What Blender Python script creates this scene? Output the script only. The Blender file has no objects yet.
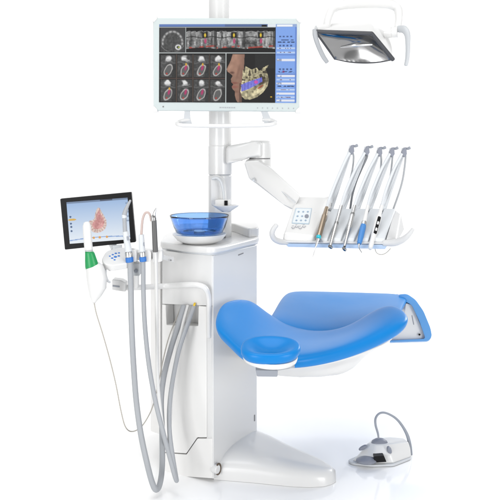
import bpy, bmesh, math, random
import numpy as np
from mathutils import Vector, Matrix

random.seed(4)
rng = np.random.RandomState(7)
S = bpy.context.scene
C = bpy.context.collection

# ------------------------------------------------------------------ camera
FOC = 810.0            # focal length in photo pixels (photo is 500 px wide)
CAMH = 1.267           # camera height
CAMD = 3.0             # camera distance from Y = 0
HOR = 136.0            # row of the horizon in the photo
cam = bpy.data.cameras.new('camera')
cam.sensor_width = 36.0
cam.lens = FOC / 500.0 * 36.0
cam.shift_y = -(250.0 - HOR) / 500.0
cam.clip_end = 200
co = bpy.data.objects.new('camera', cam)
co.location = (0, -CAMD, CAMH)
co.rotation_euler = (math.radians(90), 0, 0)
C.objects.link(co)
S.camera = co

# ------------------------------------------------------------------ world + studio lamps
W = bpy.data.worlds.new('World')
S.world = W
W.use_nodes = True
bg = W.node_tree.nodes['Background']
bg.inputs[0].default_value = (1.0, 1.0, 1.0, 1)
bg.inputs[1].default_value = 0.55
S.view_settings.view_transform = 'Standard'
S.view_settings.look = 'None'
S.view_settings.exposure = 0.0
S.view_settings.gamma = 1.0


def area(name, loc, target, sx, sy, power, col=(1, 1, 1)):
    l = bpy.data.lights.new(name, 'AREA')
    l.shape = 'RECTANGLE'
    l.size, l.size_y, l.energy, l.color = sx, sy, power, col
    o = bpy.data.objects.new(name, l)
    o.location = loc
    o.rotation_euler = (Vector(target) - Vector(loc)).to_track_quat('-Z', 'Y').to_euler()
    C.objects.link(o)
    return o


area('overhead_softbox', (-0.4, -1.3, 6.5), (0, -0.2, 0), 5.0, 4.0, 214)
area('side_softbox', (-3.2, -4.6, 1.3), (-0.1, 0.2, 0.5), 2.0, 2.4, 128)
area('fill_softbox', (3.6, -4.8, 1.3), (0.1, 0.2, 0.5), 2.0, 2.4, 138)
area('backdrop_lamp', (0, 2.6, 4.6), (0, 5.2, 1.1), 7.0, 0.8, 72)
area('added_floor_fill', (3.0, 2.4, 2.0), (0.4, 0.2, 0), 1.0, 0.8, 58)  # added unseen lamp, lifts the chair's shadow off the floor


# ------------------------------------------------------------------ materials
def mat(name, col, rough=0.35, metal=0.0, coat=0.0, trans=0.0, ior=1.45, spec=0.5, bump=0.0, bscale=300, var=0.0, sheen=0.0):
    m = bpy.data.materials.new(name)
    m.use_nodes = True
    nt = m.node_tree
    b = nt.nodes['Principled BSDF']
    b.inputs['Base Color'].default_value = (*col, 1)
    b.inputs['Roughness'].default_value = rough
    b.inputs['Metallic'].default_value = metal
    b.inputs['IOR'].default_value = ior
    b.inputs['Specular IOR Level'].default_value = spec
    b.inputs['Coat Weight'].default_value = coat
    b.inputs['Coat Roughness'].default_value = 0.12
    b.inputs['Transmission Weight'].default_value = trans
    if sheen:
        b.inputs['Sheen Weight'].default_value = sheen
        b.inputs['Sheen Roughness'].default_value = 0.45
    tc = nt.nodes.new('ShaderNodeTexCoord')
    if bump:
        n = nt.nodes.new('ShaderNodeTexNoise')
        n.inputs['Scale'].default_value = bscale
        n.inputs['Detail'].default_value = 4
        nt.links.new(tc.outputs['Object'], n.inputs['Vector'])
        bp = nt.nodes.new('ShaderNodeBump')
        bp.inputs['Strength'].default_value = bump
        bp.inputs['Distance'].default_value = 0.002
        nt.links.new(n.outputs['Fac'], bp.inputs['Height'])
        nt.links.new(bp.outputs['Normal'], b.inputs['Normal'])
    if var:
        n = nt.nodes.new('ShaderNodeTexNoise')
        n.inputs['Scale'].default_value = 9
        n.inputs['Detail'].default_value = 6
        nt.links.new(tc.outputs['Object'], n.inputs['Vector'])
        mr = nt.nodes.new('ShaderNodeMapRange')
        mr.inputs['To Min'].default_value = max(0.02, rough - var)
        mr.inputs['To Max'].default_value = rough + var
        nt.links.new(n.outputs['Fac'], mr.inputs['Value'])
        nt.links.new(mr.outputs['Result'], b.inputs['Roughness'])
    return m


M = {}
M['floor'] = mat('glossy white floor', (0.95, 0.95, 0.95), 0.09, var=0.05, spec=0.5)
M['backdrop'] = mat('white backdrop paper', (0.9, 0.9, 0.9), 0.9)
M['white'] = mat('white lacquer', (0.665, 0.665, 0.66), 0.30, coat=0.3, var=0.06)
M['warm'] = mat('warm white panel', (0.76, 0.755, 0.742), 0.36, coat=0.15, var=0.06)
M['dim'] = mat('pale grey plastic', (0.55, 0.57, 0.59), 0.4)
M['pad'] = mat('silver grey rubber pad', (0.60, 0.625, 0.65), 0.5, bump=0.05)
M['grey'] = mat('mid grey plastic', (0.27, 0.29, 0.33), 0.42)
M['slate'] = mat('slate grey plastic', (0.21, 0.225, 0.27), 0.45)
M['hose'] = mat('grey silicone hose', (0.345, 0.36, 0.38), 0.42, bump=0.05, bscale=500)
M['hosedark'] = mat('dark grey silicone hose', (0.20, 0.21, 0.225), 0.42, bump=0.05, bscale=500)
M['hosewhite'] = mat('white silicone hose', (0.66, 0.66, 0.65), 0.45)
M['cord'] = mat('pale beige cord', (0.42, 0.40, 0.36), 0.5)
M['gap'] = mat('dark joint and gap shade', (0.22, 0.22, 0.225), 0.6)  # joints and slots, also the shade painted into gaps
M['black'] = mat('black plastic', (0.008, 0.008, 0.009), 0.35, spec=0.2)
M['chrome'] = mat('brushed steel', (0.62, 0.62, 0.62), 0.22, metal=1.0)
M['steel'] = mat('darker steel', (0.30, 0.30, 0.30), 0.3, metal=1.0)
M['bronze'] = mat('bronze anodised metal', (0.36, 0.29, 0.22), 0.33, metal=1.0)
M['rimdark'] = mat('charcoal rim', (0.05, 0.052, 0.06), 0.4)
M['handlegrey'] = mat('light grey handle', (0.47, 0.49, 0.51), 0.4)
M['framepale'] = mat('pale blue frame', (0.38, 0.48, 0.56), 0.4)
M['darkgrey'] = mat('dark grey metal paint', (0.10, 0.10, 0.10), 0.35)
M['lightgrey'] = mat('light grey plastic with shade', (0.56, 0.565, 0.57), 0.35)  # grips' pale grey, plus shading put into the cheek and tray colour
M['teal'] = mat('teal ring', (0.02, 0.42, 0.52), 0.35)
M['bluegrip'] = mat('blue rubber grip', (0.05, 0.20, 0.50), 0.45)
M['icon'] = mat('blue key print', (0.03, 0.16, 0.50), 0.5)
M['iconpale'] = mat('grey blue key print', (0.25, 0.34, 0.45), 0.5)
M['keyglass'] = mat('pale key membrane', (0.63, 0.67, 0.69), 0.25)
M['green'] = mat('green plastic', (0.012, 0.27, 0.08), 0.35)
M['mint'] = mat('pale mint bezel', (0.50, 0.555, 0.555), 0.35)
M['skyblue'] = mat('blue tray film', (0.42, 0.53, 0.68), 0.35)
M['leather'] = mat('blue leatherette', (0.002, 0.188, 0.54), 0.38, coat=0.04, spec=0.26, sheen=0.0, bump=0.06, bscale=260, var=0.05)
M['leather2'] = mat('blue stretch fabric', (0.085, 0.28, 0.60), 0.5, sheen=0.1, bump=0.1, bscale=420)
M['glass'] = mat('blue glass', (0.31, 0.53, 0.90), 0.04, trans=1.0, ior=1.4)
M['mirror'] = mat('faceted mirror', (0.26, 0.26, 0.262), 0.14, metal=1.0)
M['tan'] = mat('tan tube', (0.50, 0.40, 0.37), 0.4)
M['brownring'] = mat('brown hinge ring', (0.10, 0.07, 0.045), 0.4)
M['yellow'] = mat('yellow cap', (0.75, 0.5, 0.03), 0.4)

ms = bpy.data.materials.new('lit display')
ms.use_nodes = True
_nt = ms.node_tree
_b = _nt.nodes['Principled BSDF']
_at = _nt.nodes.new('ShaderNodeVertexColor')
_at.layer_name = 'screen_colour'
_b.inputs['Base Color'].default_value = (0.01, 0.01, 0.01, 1)
_b.inputs['Roughness'].default_value = 0.35
_b.inputs['Specular IOR Level'].default_value = 0.15
_nt.links.new(_at.outputs['Color'], _b.inputs['Emission Color'])
_b.inputs['Emission Strength'].default_value = 1.0
M['display'] = ms


# ------------------------------------------------------------------ helpers
def P(px, py, d):
    """Point seen at photo pixel (px, py) at d metres from the camera plane."""
    return Vector(((px - 250.0) / FOC * d, d - CAMD, CAMH - (py - HOR) / FOC * d))


def m_px(n, d):
    return n / FOC * d


def thing(name, loc, label, cat, group=None):
    o = bpy.data.objects.new(name, None)
    o.location = loc
    o.empty_display_size = 0.05
    C.objects.link(o)
    o['label'] = label
    o['category'] = cat
    if group:
        o['group'] = group
    return o


def origin_of(p):
    v = Vector((0, 0, 0))
    while p is not None:
        v += p.location
        p = p.parent
    return v


def obj(name, bm, material, parent=None, label=None, smooth=40, sub=0, wn=True, kind=None):
    if parent is not None:
        off = origin_of(parent)
        bmesh.ops.translate(bm, verts=bm.verts, vec=-off)
    bmesh.ops.recalc_face_normals(bm, faces=bm.faces)
    me = bpy.data.meshes.new(name)
    bm.to_mesh(me)
    bm.free()
    mats = material if isinstance(material, (list, tuple)) else [material]
    for x in mats:
        me.materials.append(M[x])
    if smooth:
        me.polygons.foreach_set('use_smooth', [True] * len(me.polygons))
        if smooth < 180 and not sub:
            me.set_sharp_from_angle(angle=math.radians(smooth))
    o = bpy.data.objects.new(name, me)
    C.objects.link(o)
    if parent is not None:
        o.parent = parent
    if sub:
        s = o.modifiers.new('subdivision', 'SUBSURF')
        s.levels = s.render_levels = sub
    elif wn and smooth:
        w = o.modifiers.new('weighted', 'WEIGHTED_NORMAL')
        w.keep_sharp = True
    if label:
        o['label'] = label
    if kind:
        o['kind'] = kind
    return o


def merge(*bms):
    out = bmesh.new()
    for b in bms:
        me = bpy.data.meshes.new('tmp')
        b.to_mesh(me)
        b.free()
        out.from_mesh(me)
        bpy.data.meshes.remove(me)
    return out


def bev(bm, w, seg=3, ang=25):
    if w <= 0:
        return bm
    bmesh.ops.recalc_face_normals(bm, faces=bm.faces)
    es = [e for e in bm.edges if len(e.link_faces) == 2 and e.calc_face_angle(0) > math.radians(ang)]
    bmesh.ops.bevel(bm, geom=es, offset=w, segments=seg, profile=0.5, affect='EDGES', clamp_overlap=True)
    return bm


def box(c, size, b=0.004, seg=3, rot=None):
    bm = bmesh.new()
    bmesh.ops.create_cube(bm, size=1.0)
    bmesh.ops.scale(bm, vec=size, verts=bm.verts)
    bev(bm, b, seg)
    if rot is not None:
        bmesh.ops.rotate(bm, cent=(0, 0, 0), matrix=rot, verts=bm.verts)
    bmesh.ops.translate(bm, vec=c, verts=bm.verts)
    return bm


def hexa(front, back, b=0.004, seg=3):
    """Solid between two quads of points (same winding)."""
    bm = bmesh.new()
    f = [bm.verts.new(p) for p in front]
    k = [bm.verts.new(p) for p in back]
    n = len(f)
    bm.faces.new(f)
    bm.faces.new(list(reversed(k)))
    for i in range(n):
        j = (i + 1) % n
        bm.faces.new((f[j], f[i], k[i], k[j]))
    return bev(bm, b, seg)


def pts_round(pts, r, n=5):
    """Round the corners of a closed 2D outline."""
    out = []
    N = len(pts)
    for i in range(N):
        p0, p1, p2 = Vector(pts[i - 1]), Vector(pts[i]), Vector(pts[(i + 1) % N])
        a, c = (p0 - p1), (p2 - p1)
        rr = min(r, a.length * 0.48, c.length * 0.48)
        s, e = p1 + a.normalized() * rr, p1 + c.normalized() * rr
        for k in range(n + 1):
            t = k / n
            out.append((s * (1 - t) ** 2 + p1 * 2 * t * (1 - t) + e * t * t))
    return out


def extrude(pts, vec, b=0.003, seg=3, ang=50):
    """Closed outline of 3D points extruded along vec."""
    v = Vector(vec)
    bm = bmesh.new()
    f = [bm.verts.new(p) for p in pts]
    k = [bm.verts.new(Vector(p) + v) for p in pts]
    bm.faces.new(f)
    bm.faces.new(list(reversed(k)))
    for i in range(len(f)):
        j = (i + 1) % len(f)
        bm.faces.new((f[j], f[i], k[i], k[j]))
    return bev(bm, b, seg, ang)


def prism(px, d, thick, r=0.0, b=0.003, seg=3):
    """Upright slab with a pixel outline at depth d, thick metres deep (away from camera)."""
    q = [Vector((x, y)) for x, y in px]
    if r:
        q = pts_round(q, r)
    return extrude([P(p.x, p.y, d) for p in q], (0, thick, 0), b, seg)


def plan(pts, z0, z1, r=0.0, b=0.003, seg=3, n=5):
    q = [Vector(p) for p in pts]
    if r:
        q = pts_round(q, r, n)
    return extrude([Vector((p.x, p.y, z0)) for p in q], (0, 0, z1 - z0), b, seg)


def spline(pts, per=8):
    P_ = [Vector(p) for p in pts]
    if len(P_) < 3:
        return [P_[0].lerp(P_[-1], k / per) for k in range(per + 1)]
    Q = [2 * P_[0] - P_[1]] + P_ + [2 * P_[-1] - P_[-2]]
    out = []
    for i in range(1, len(Q) - 2):
        p0, p1, p2, p3 = Q[i - 1:i + 3]
        for k in range(per):
            t = k / per
            out.append(0.5 * ((2 * p1) + (p2 - p0) * t + (2 * p0 - 5 * p1 + 4 * p2 - p3) * t * t
                              + (3 * p1 - p0 - 3 * p2 + p3) * t ** 3))
    out.append(P_[-1])
    return out


def tube(pts, rad, seg=14, per=8, smoothpath=True, cap=True, flat=1.0):
    path = spline(pts, per) if smoothpath else [Vector(p) for p in pts]
    n = len(path)
    if isinstance(rad, (int, float)):
        rr = [rad] * n
    else:
        xs = np.linspace(0, 1, len(rad))
        rr = list(np.interp(np.linspace(0, 1, n), xs, rad))
    bm = bmesh.new()
    rings = []
    tang = [(path[min(i + 1, n - 1)] - path[max(i - 1, 0)]).normalized() for i in range(n)]
    ref = Vector((0, 1, 0)) if abs(tang[0].y) < 0.9 else Vector((1, 0, 0))
    u = tang[0].cross(ref).normalized()
    stations = [(path[i], tang[i], rr[i]) for i in range(n)]
    if cap:
        r0, r1 = rr[0], rr[-1]
        pre = [(path[0] - tang[0] * r0 * 0.5 * math.sin(a), tang[0], r0 * math.cos(a)) for a in (1.4, 0.9, 0.45)]
        post = [(path[-1] + tang[-1] * r1 * 0.5 * math.sin(a), tang[-1], r1 * math.cos(a)) for a in (0.45, 0.9, 1.4)]
        stations = pre + stations + post
    for (p, t, r) in stations:
        u = (u - t * u.dot(t)).normalized()
        w = t.cross(u)
        rings.append([bm.verts.new(p + (u * math.cos(2 * math.pi * k / seg) + w * math.sin(2 * math.pi * k / seg) * flat) * r) for k in range(seg)])
    for a, c in zip(rings[:-1], rings[1:]):
        for k in range(seg):
            j = (k + 1) % seg
            bm.faces.new((a[k], a[j], c[j], c[k]))
    bm.faces.new(list(reversed(rings[0])))
    bm.faces.new(rings[-1])
    return bm


def turned(p0, p1, prof, seg=20):
    """Turned solid between two points: prof is [(t, radius), ...]."""
    p0, p1 = Vector(p0), Vector(p1)
    ax = (p1 - p0)
    t = ax.normalized()
    u = t.cross(Vector((0, 1, 0)) if abs(t.y) < 0.9 else Vector((1, 0, 0))).normalized()
    w = t.cross(u)
    bm = bmesh.new()
    rings = []
    for (s, r) in prof:
        c = p0 + ax * s
        r = max(r, 1e-5)
        rings.append([bm.verts.new(c + (u * math.cos(2 * math.pi * k / seg) + w * math.sin(2 * math.pi * k / seg)) * r) for k in range(seg)])
    for a, c in zip(rings[:-1], rings[1:]):
        for k in range(seg):
            j = (k + 1) % seg
            bm.faces.new((a[k], a[j], c[j], c[k]))
    bm.faces.new(list(reversed(rings[0])))
    bm.faces.new(rings[-1])
    return bm


def lathe(c, prof, seg=64, closed=False):
    bm = bmesh.new()
    rings = []
    for (r, z) in prof:
        rings.append([bm.verts.new((c[0] + max(r, 1e-5) * math.cos(2 * math.pi * k / seg), c[1] + max(r, 1e-5) * math.sin(2 * math.pi * k / seg), c[2] + z)) for k in range(seg)])
    pairs = list(zip(rings[:-1], rings[1:]))
    if closed:
        pairs.append((rings[-1], rings[0]))
    for a, b2 in pairs:
        for k in range(seg):
            j = (k + 1) % seg
            bm.faces.new((a[k], a[j], b2[j], b2[k]))
    if not closed:
        bm.faces.new(list(reversed(rings[0])))
        bm.faces.new(rings[-1])
    return bm


def loft(loops, cap=True, first=True):
    bm = bmesh.new()
    R = [[bm.verts.new(p) for p in l] for l in loops]
    n = len(R[0])
    for a, c in zip(R[:-1], R[1:]):
        for k in range(n):
            j = (k + 1) % n
            bm.faces.new((a[k], a[j], c[j], c[k]))
    if cap:
        if first:
            bm.faces.new(list(reversed(R[0])))
        bm.faces.new(R[-1])
    return bm


def cushion(top, thick, inset=0.012):
    """Closed upholstered pad from a grid of top points."""
    nr, nc = len(top), len(top[0])
    bm = bmesh.new()
    T = [[bm.verts.new(p) for p in row] for row in top]
    cen = sum((Vector(p) for row in top for p in row), Vector()) / (nr * nc)
    B = []
    for i, row in enumerate(top):
        L = []
        for j, p in enumerate(row):
            p = Vector(p)
            q = p - Vector((0, 0, thick))
            if i in (0, nr - 1) or j in (0, nc - 1):
                d = (cen - p)
                d.z = 0
                q += d.normalized() * inset
            L.append(bm.verts.new(q))
        B.append(L)
    for i in range(nr - 1):
        for j in range(nc - 1):
            bm.faces.new((T[i][j], T[i][j + 1], T[i + 1][j + 1], T[i + 1][j]))
            bm.faces.new((B[i][j], B[i + 1][j], B[i + 1][j + 1], B[i][j + 1]))
    ring = [(0, j) for j in range(nc)] + [(i, nc - 1) for i in range(1, nr)] + [(nr - 1, j) for j in range(nc - 2, -1, -1)] + [(i, 0) for i in range(nr - 2, 0, -1)]
    for a, c in zip(ring, ring[1:] + ring[:1]):
        bm.faces.new((T[a[0]][a[1]], B[a[0]][a[1]], B[c[0]][c[1]], T[c[0]][c[1]]))
    return bm


def lin(a):
    a = np.asarray(a, float)
    return np.where(a <= 0.04045, a / 12.92, ((a + 0.055) / 1.055) ** 2.4)


def painted(name, tl, tr, br, bl, img, parent):
    """Flat lit display: a fine grid carrying one colour per vertex."""
    H, Wd, _ = img.shape
    tl, tr, br, bl = map(Vector, (tl, tr, br, bl))
    off = origin_of(parent)
    s = np.linspace(0, 1, Wd)[None, :, None]
    t = np.linspace(0, 1, H)[:, None, None]
    A = [np.array(v - off)[None, None, :] for v in (tl, tr, br, bl)]
    co_ = A[0] * (1 - s) * (1 - t) + A[1] * s * (1 - t) + A[2] * s * t + A[3] * (1 - s) * t
    idx = np.arange(H * Wd).reshape(H, Wd)
    f = np.stack([idx[:-1, :-1], idx[1:, :-1], idx[1:, 1:], idx[:-1, 1:]], -1).reshape(-1, 4)
    me = bpy.data.meshes.new(name)
    me.from_pydata(co_.reshape(-1, 3).tolist(), [], f.tolist())
    at = me.color_attributes.new('screen_colour', 'FLOAT_COLOR', 'POINT')
    rgba = np.ones((H * Wd, 4))
    rgba[:, :3] = lin(np.clip(img, 0, 1)).reshape(-1, 3)
    at.data.foreach_set('color', rgba.astype(np.float32).ravel())
    me.materials.append(M['display'])
    o = bpy.data.objects.new(name, me)
    C.objects.link(o)
    o.parent = parent
    return o


# ------------------------------------------------------------------ setting: floor and backdrop
bm = bmesh.new()
prof = [(-6.0, 0.0), (3.4, 0.0)]
v = [bm.verts.new(p) for p in ((-9, -6, 0), (9, -6, 0), (9, 3.6, 0), (-9, 3.6, 0))]
bm.faces.new(v)
obj('floor', bm, 'floor', kind='structure', wn=False)
bm = bmesh.new()
rows = []
for k in range(13):
    a = math.radians(90 * k / 12)
    rows.append((3.6 + 1.8 * math.sin(a), 1.8 - 1.8 * math.cos(a)))
rows.append((5.4, 8.0))
R_ = [[bm.verts.new((x, y, z)) for x in (-9, 9)] for y, z in rows]
for a, c in zip(R_[:-1], R_[1:]):
    bm.faces.new((a[0], a[1], c[1], c[0]))
obj('background', bm, 'backdrop', kind='structure', smooth=180, wn=False)

# ------------------------------------------------------------------ dental unit: cabinet, counter, column
A = P(162, 0, 3.07)
B = P(213, 0, 2.955)
D = P(258, 0, 3.255)


def on_face(px, py, A=A, B=B, out=0.0):
    """Point where the ray of photo pixel (px, py) meets the upright plane through A and B, moved out along its normal."""
    a, b = Vector((A.x, A.y)), Vector((B.x, B.y))
    e = (b - a).normalized()
    n = Vector((e.y, -e.x))
    a = a + n * out
    ray = Vector(((px - 250) / FOC, 1.0))
    o = Vector((0, -CAMD))
    d = (a - o).dot(n) / ray.dot(n)
    return P(px, py, d)


eL = (B - A); eL.z = 0; eL.normalize()
nL = Vector((eL.y, -eL.x, 0))          # outward normal of the left front face
eR = (D - B); eR.z = 0; eR.normalize()
nR = Vector((eR.y, -eR.x, 0))

unit = thing('dental_unit', (-0.13, 0.2, 0), 'tall white dental unit cabinet with round column, rising behind the blue glass bowl', 'dental unit')


def face_slab(px, thick, A_=A, B_=B, n_=nL, r=1.2, b=0.003):
    q = pts_round([Vector(p) for p in px], r, 4)
    return extrude([on_face(p.x, p.y, A_, B_) for p in q], -n_ * thick, b)


# core of the cabinet, set back behind the panels
ci = 0.055
a2 = Vector((A.x, A.y, 0)) - nL * ci + eL * 0.006
b2 = Vector((B.x, B.y, 0)) - nL * ci - nR * 0.012
d2 = Vector((D.x, D.y, 0)) - nR * 0.012
core = plan([(a2.x, a2.y), (b2.x - 0.0, b2.y + 0.0), (d2.x, d2.y), (d2.x - 0.02, 0.58), (a2.x + 0.06, 0.56)], 0.012, 0.83, 0, 0.004)
obj('body', core, 'white', unit)
# side body seen to the left of the door
obj('side_body', plan([(P(151.5, 0, 3.2).x, 0.16), (P(163, 0, 3.2).x, 0.125), (P(172, 0, 3.4).x, 0.5), (P(158, 0, 3.4).x, 0.5)], 0.115, 0.80, 0.01, 0.004), 'warm', unit)
# front panels (left face)
obj('upper_panel', face_slab([(162, 251.0), (212.4, 255.4), (212.4, 306), (162, 304)], 0.05, b=0.005), 'white', unit)
obj('door', face_slab([(162, 304.6), (165.5, 304.8), (166.5, 325), (198, 326), (198.5, 306), (206.5, 306.4), (206.5, 437.5), (197, 437.5), (186, 453.5), (162, 452)], 0.048, r=0.8), 'warm', unit)
obj('kick_plate', face_slab([(162.6, 453), (186.3, 454.6), (197.4, 438.6), (211.8, 438.6), (211.8, 478.4), (162.6, 475)], 0.047, r=0.6), 'warm', unit)
obj('corner_post', face_slab([(207.3, 306.6), (211.8, 307), (211.8, 437.6), (207.3, 437.4)], 0.046, r=0.6), 'white', unit)
obj('gap_shade_strip', face_slab([(211.6, 257), (213.6, 257.2), (213.6, 336), (211.6, 336)], 0.004, A - nL * .009, B - nL * .009, r=0, b=0), 'gap', unit)  # dark strip painted in for the shade between the panels
# right face
obj('side_panel', face_slab([(213.4, 255.5), (257, 244.9), (257, 452), (213.4, 479)], 0.03, B, D, nR, r=0.8, b=0.009), 'white', unit)
obj('latch_slot', face_slab([(238.4, 254.6), (243.6, 252.6), (243.6, 253.6), (238.4, 255.7)], 0.004, B + nR * .0012, D + nR * .0012, nR, r=.3, b=0), 'gap', unit)
obj('latch_slot', face_slab([(254.2, 415), (255.2, 414.6), (255.2, 421), (254.2, 421.4)], 0.004, B + nR * .0012, D + nR * .0012, nR, r=.3, b=0), 'gap', unit)
# counter top
ZC0, ZC1 = 0.836, 0.862
cp = [(P(159.5, 0, 3.10).x, 0.10), (P(186, 0, 2.98).x, -0.005), (P(213, 0, 2.93).x, -0.062), (P(224, 0, 2.98).x, -0.01), (P(259.8, 0, 3.255).x, 0.255),
      (P(256, 0, 3.5).x, 0.58), (P(184, 0, 3.5).x, 0.56), (P(163, 0, 3.3).x, 0.36)]
obj('counter_top', plan(cp, ZC0, ZC1, 0.045, 0.009, 4, 8), 'white', unit)
obj('counter_seam', plan([(x * 0.975 - 0.004, y + 0.014) for x, y in cp], 0.8312, 0.8362, 0.04, 0), 'dim', unit)
lg = [(P(249, 0, 3.21).x, 0.225), (P(259.2, 0, 3.265).x, 0.275), (P(256.5, 0, 3.5).x, 0.57), (P(212, 0, 3.5).x, 0.56), (P(212, 0, 3.45).x, 0.46), (P(234, 0, 3.42).x, 0.42)]
obj('rear_ledge', plan(lg, ZC1 - 0.002, 0.898, 0.02, 0.009, 4, 5), 'white', unit)
# hinge ring near the floor at the cabinet corner
hc = on_face(218.3, 469, B, D, 0.012)
ring = bmesh.new()
k_ = []
for i in range(25):
    a = math.radians(-130 + 250 * i / 24)
    k_.append(hc + eR * 0.016 * math.cos(a) + Vector((0, 0, 0.019 * math.sin(a))))
obj('hinge_ring', tube(k_, 0.0032, 10, 2), 'brownring', unit)
obj('hinge_boss', turned(hc - nR * 0.02 - eR * .004, hc + nR * 0.002 - eR * .004, [(0, 0.0165), (0.9, 0.0165), (1, 0.0145)]), 'white', unit)

# column
CX, CY = P(220, 0, 3.27).x, 0.27
cr = m_px(11.5, 3.22)
col = lathe((CX, CY, 0), [(cr + 0.001, 0.855), (cr + 0.001, 1.105), (cr - 0.001, 1.108)], 64)
obj('column', col, 'white', unit)
obj('column_ring', lathe((CX, CY, 0), [(cr - 0.003, 1.104), (cr - 0.003, 1.112)], 64), 'dim', unit)
obj('column_sleeve', lathe((CX, CY, 0), [(cr - 0.002, 1.111), (cr + 0.002, 1.114), (cr + 0.002, 1.226), (cr - 0.001, 1.229), (cr - 0.001, 1.231), (cr, 1.233), (cr, 2.4)], 64), 'white', unit)
obj('column_gap_shade', box((P(220.5, 0, 3.2).x, CY - cr * 0.75, 0.866), (0.04, 0.05, 0.012), 0.002), 'gap', unit)  # dark block standing in for the shadow gap under the column
# cup filler
fb = obj('cup_filler', extrude([P(p.x, p.y, 3.165) for p in pts_round([Vector(q) for q in ((211, 176), (217, 175), (224, 178), (226, 186), (226.5, 206), (211, 206))], 3)], (0, 0.03, 0), 0.003), 'white', unit)
obj('spout', tube([P(212.5, 178.5, 3.155), P(217, 178, 3.15), P(221, 182, 3.145), P(223, 190, 3.14), P(224, 199, 3.135)], [0.0065, 0.006, 0.0055, 0.005, 0.005], 12), 'dim', fb)
obj('cup_tray', loft([[P(226, 207.5, 3.09) + Vector((math.cos(t) * w_, math.sin(t) * w_ * 0.75, h_)) for t in np.linspace(0, 2 * math.pi, 33)[:-1]]
                      for w_, h_ in ((0.016, -0.016), (0.022, -0.012), (0.047, 0.004), (0.050, 0.009), (0.046, 0.008), (0.02, 0.002))]), 'white', fb)
obj('sensor_housing', prism([(215, 200), (224, 199.5), (230.5, 200.5), (230.5, 208), (215, 208)], 3.12, 0.05, 1.2), 'white', fb)
obj('sensor_window', prism([(224.3, 200.6), (227.6, 200.6), (227.6, 207.6), (224.3, 207.6)], 3.116, 0.01, 0.5, 0.001), 'black', fb)

# ------------------------------------------------------------------ spittoon bowl
BC = P(199.5, 240, 3.07)
bowl = thing('spittoon_bowl', (BC.x, BC.y, ZC1), 'round blue glass spittoon bowl on white saucer, standing on the cabinet counter', 'bowl')
zb = ZC1
br = m_px(30, 3.07)
prof = [(0.02, .034), (0.070, .034), (0.088, .040), (0.098, .060), (br - 0.003, .098), (br - .0006, .104), (br - .0016, .1055), (br - .0028, .104),
        (br - .0062, .095), (0.0940, .062), (0.084, .0445), (0.068, .0385), (0.02, .0385)]
obj('glass_bowl', lathe((BC.x, BC.y, zb), prof, 96, closed=True), 'glass', bowl, smooth=180, wn=False)
obj('saucer', lathe((BC.x, BC.y, zb), [(0.05, 0.0005), (0.062, .0005), (0.085, .012), (0.1005, .030), (0.102, .035), (0.0985, .036), (0.090, .032), (0.072, .031), (0.0, .031)], 72), 'white', bowl, smooth=60)
obj('drain_cap', lathe((BC.x, BC.y, zb + .031), [(0.022, 0), (0.022, .0105), (0.018, .012), (0.0, .0125)], 32), 'white', bowl)
obj('bowl_foot', lathe((BC.x, BC.y, zb), [(0.046, 0), (0.049, .006)], 48), 'dim', bowl)

# ------------------------------------------------------------------ monitor
MD = 3.06
mon = thing('monitor', P(227, 110, MD + 0.03), 'wide flat monitor in pale mint bezel showing dental x-ray views, hung on the column', 'monitor')
mo = [(153.2, 17.6), (300.2, 18.6), (299.6, 111.4), (153.4, 110.4)]
obj('bezel', merge(prism([(153.2, 17.6), (300.2, 18.4), (299.6, 111.6), (153.4, 110.6)], MD, 0.045, 1.5, 0.004)), 'mint', mon)
pads = [(153, 17.4), (300.4, 18.2), (299.8, 111.8), (153.2, 110.8)]
for (x, y), sx, sy in zip(pads, (1, -1, -1, 1), (1, 1, -1, -1)):
    q = [(x - sx * 1.3, y - sy * 1.3), (x + sx * 4.2, y - sy * 1.3), (x + sx * 4.2, y + sy * 1.4), (x + sx * 1.4, y + sy * 4.4), (x - sx * 1.3, y + sy * 4.4)]
    obj('corner_pad', prism(q, MD - 0.003, 0.05, 0.9, 0.002), 'white', mon)
obj('rear_housing', prism([(170, 28), (284, 28), (280, 103), (174, 103)], MD + 0.046, 0.05, 4, 0.01), 'white', mon)
obj('column_mount', box((CX, (MD + 0.1 - CAMD + CY - cr) / 2, 1.48), (0.09, abs(CY - cr - (MD + 0.096 - CAMD)) + 0.004, 0.12), 0.004), 'white', mon)
obj('handle_bracket', prism([(184.5, 110.5), (189.5, 110.5), (190.3, 120), (192.3, 124.4), (181, 124.4), (183.6, 120)], MD + 0.012, 0.018, 0.5), 'dim', mon)
obj('handle_bracket', prism([(261, 111.3), (267.5, 111.3), (271, 119), (275, 124.6), (264.5, 124.6), (263.4, 119)], MD + 0.012, 0.018, 0.5), 'dim', mon)
obj('handle_bar', tube([P(190, 119.6, MD + .02), P(180, 121.5, MD + .01), P(177, 123.6, MD - .02), P(180, 125, MD - .04), P(190, 125.6, MD - .04), P(226, 125.9, MD - .04), P(262, 125.2, MD - .04),
                        P(272, 124.4, MD - .04), P(276, 122.6, MD - .02), P(272, 120.5, MD + .012), P(263, 119.6, MD + .02)], 0.0078, 12), 'white', mon)

# ---- what the monitor shows
WI, HI = 476, 274
img = np.full((HI, WI, 3), 0.17)
yy, xx = np.mgrid[0:HI, 0:WI]
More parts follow.
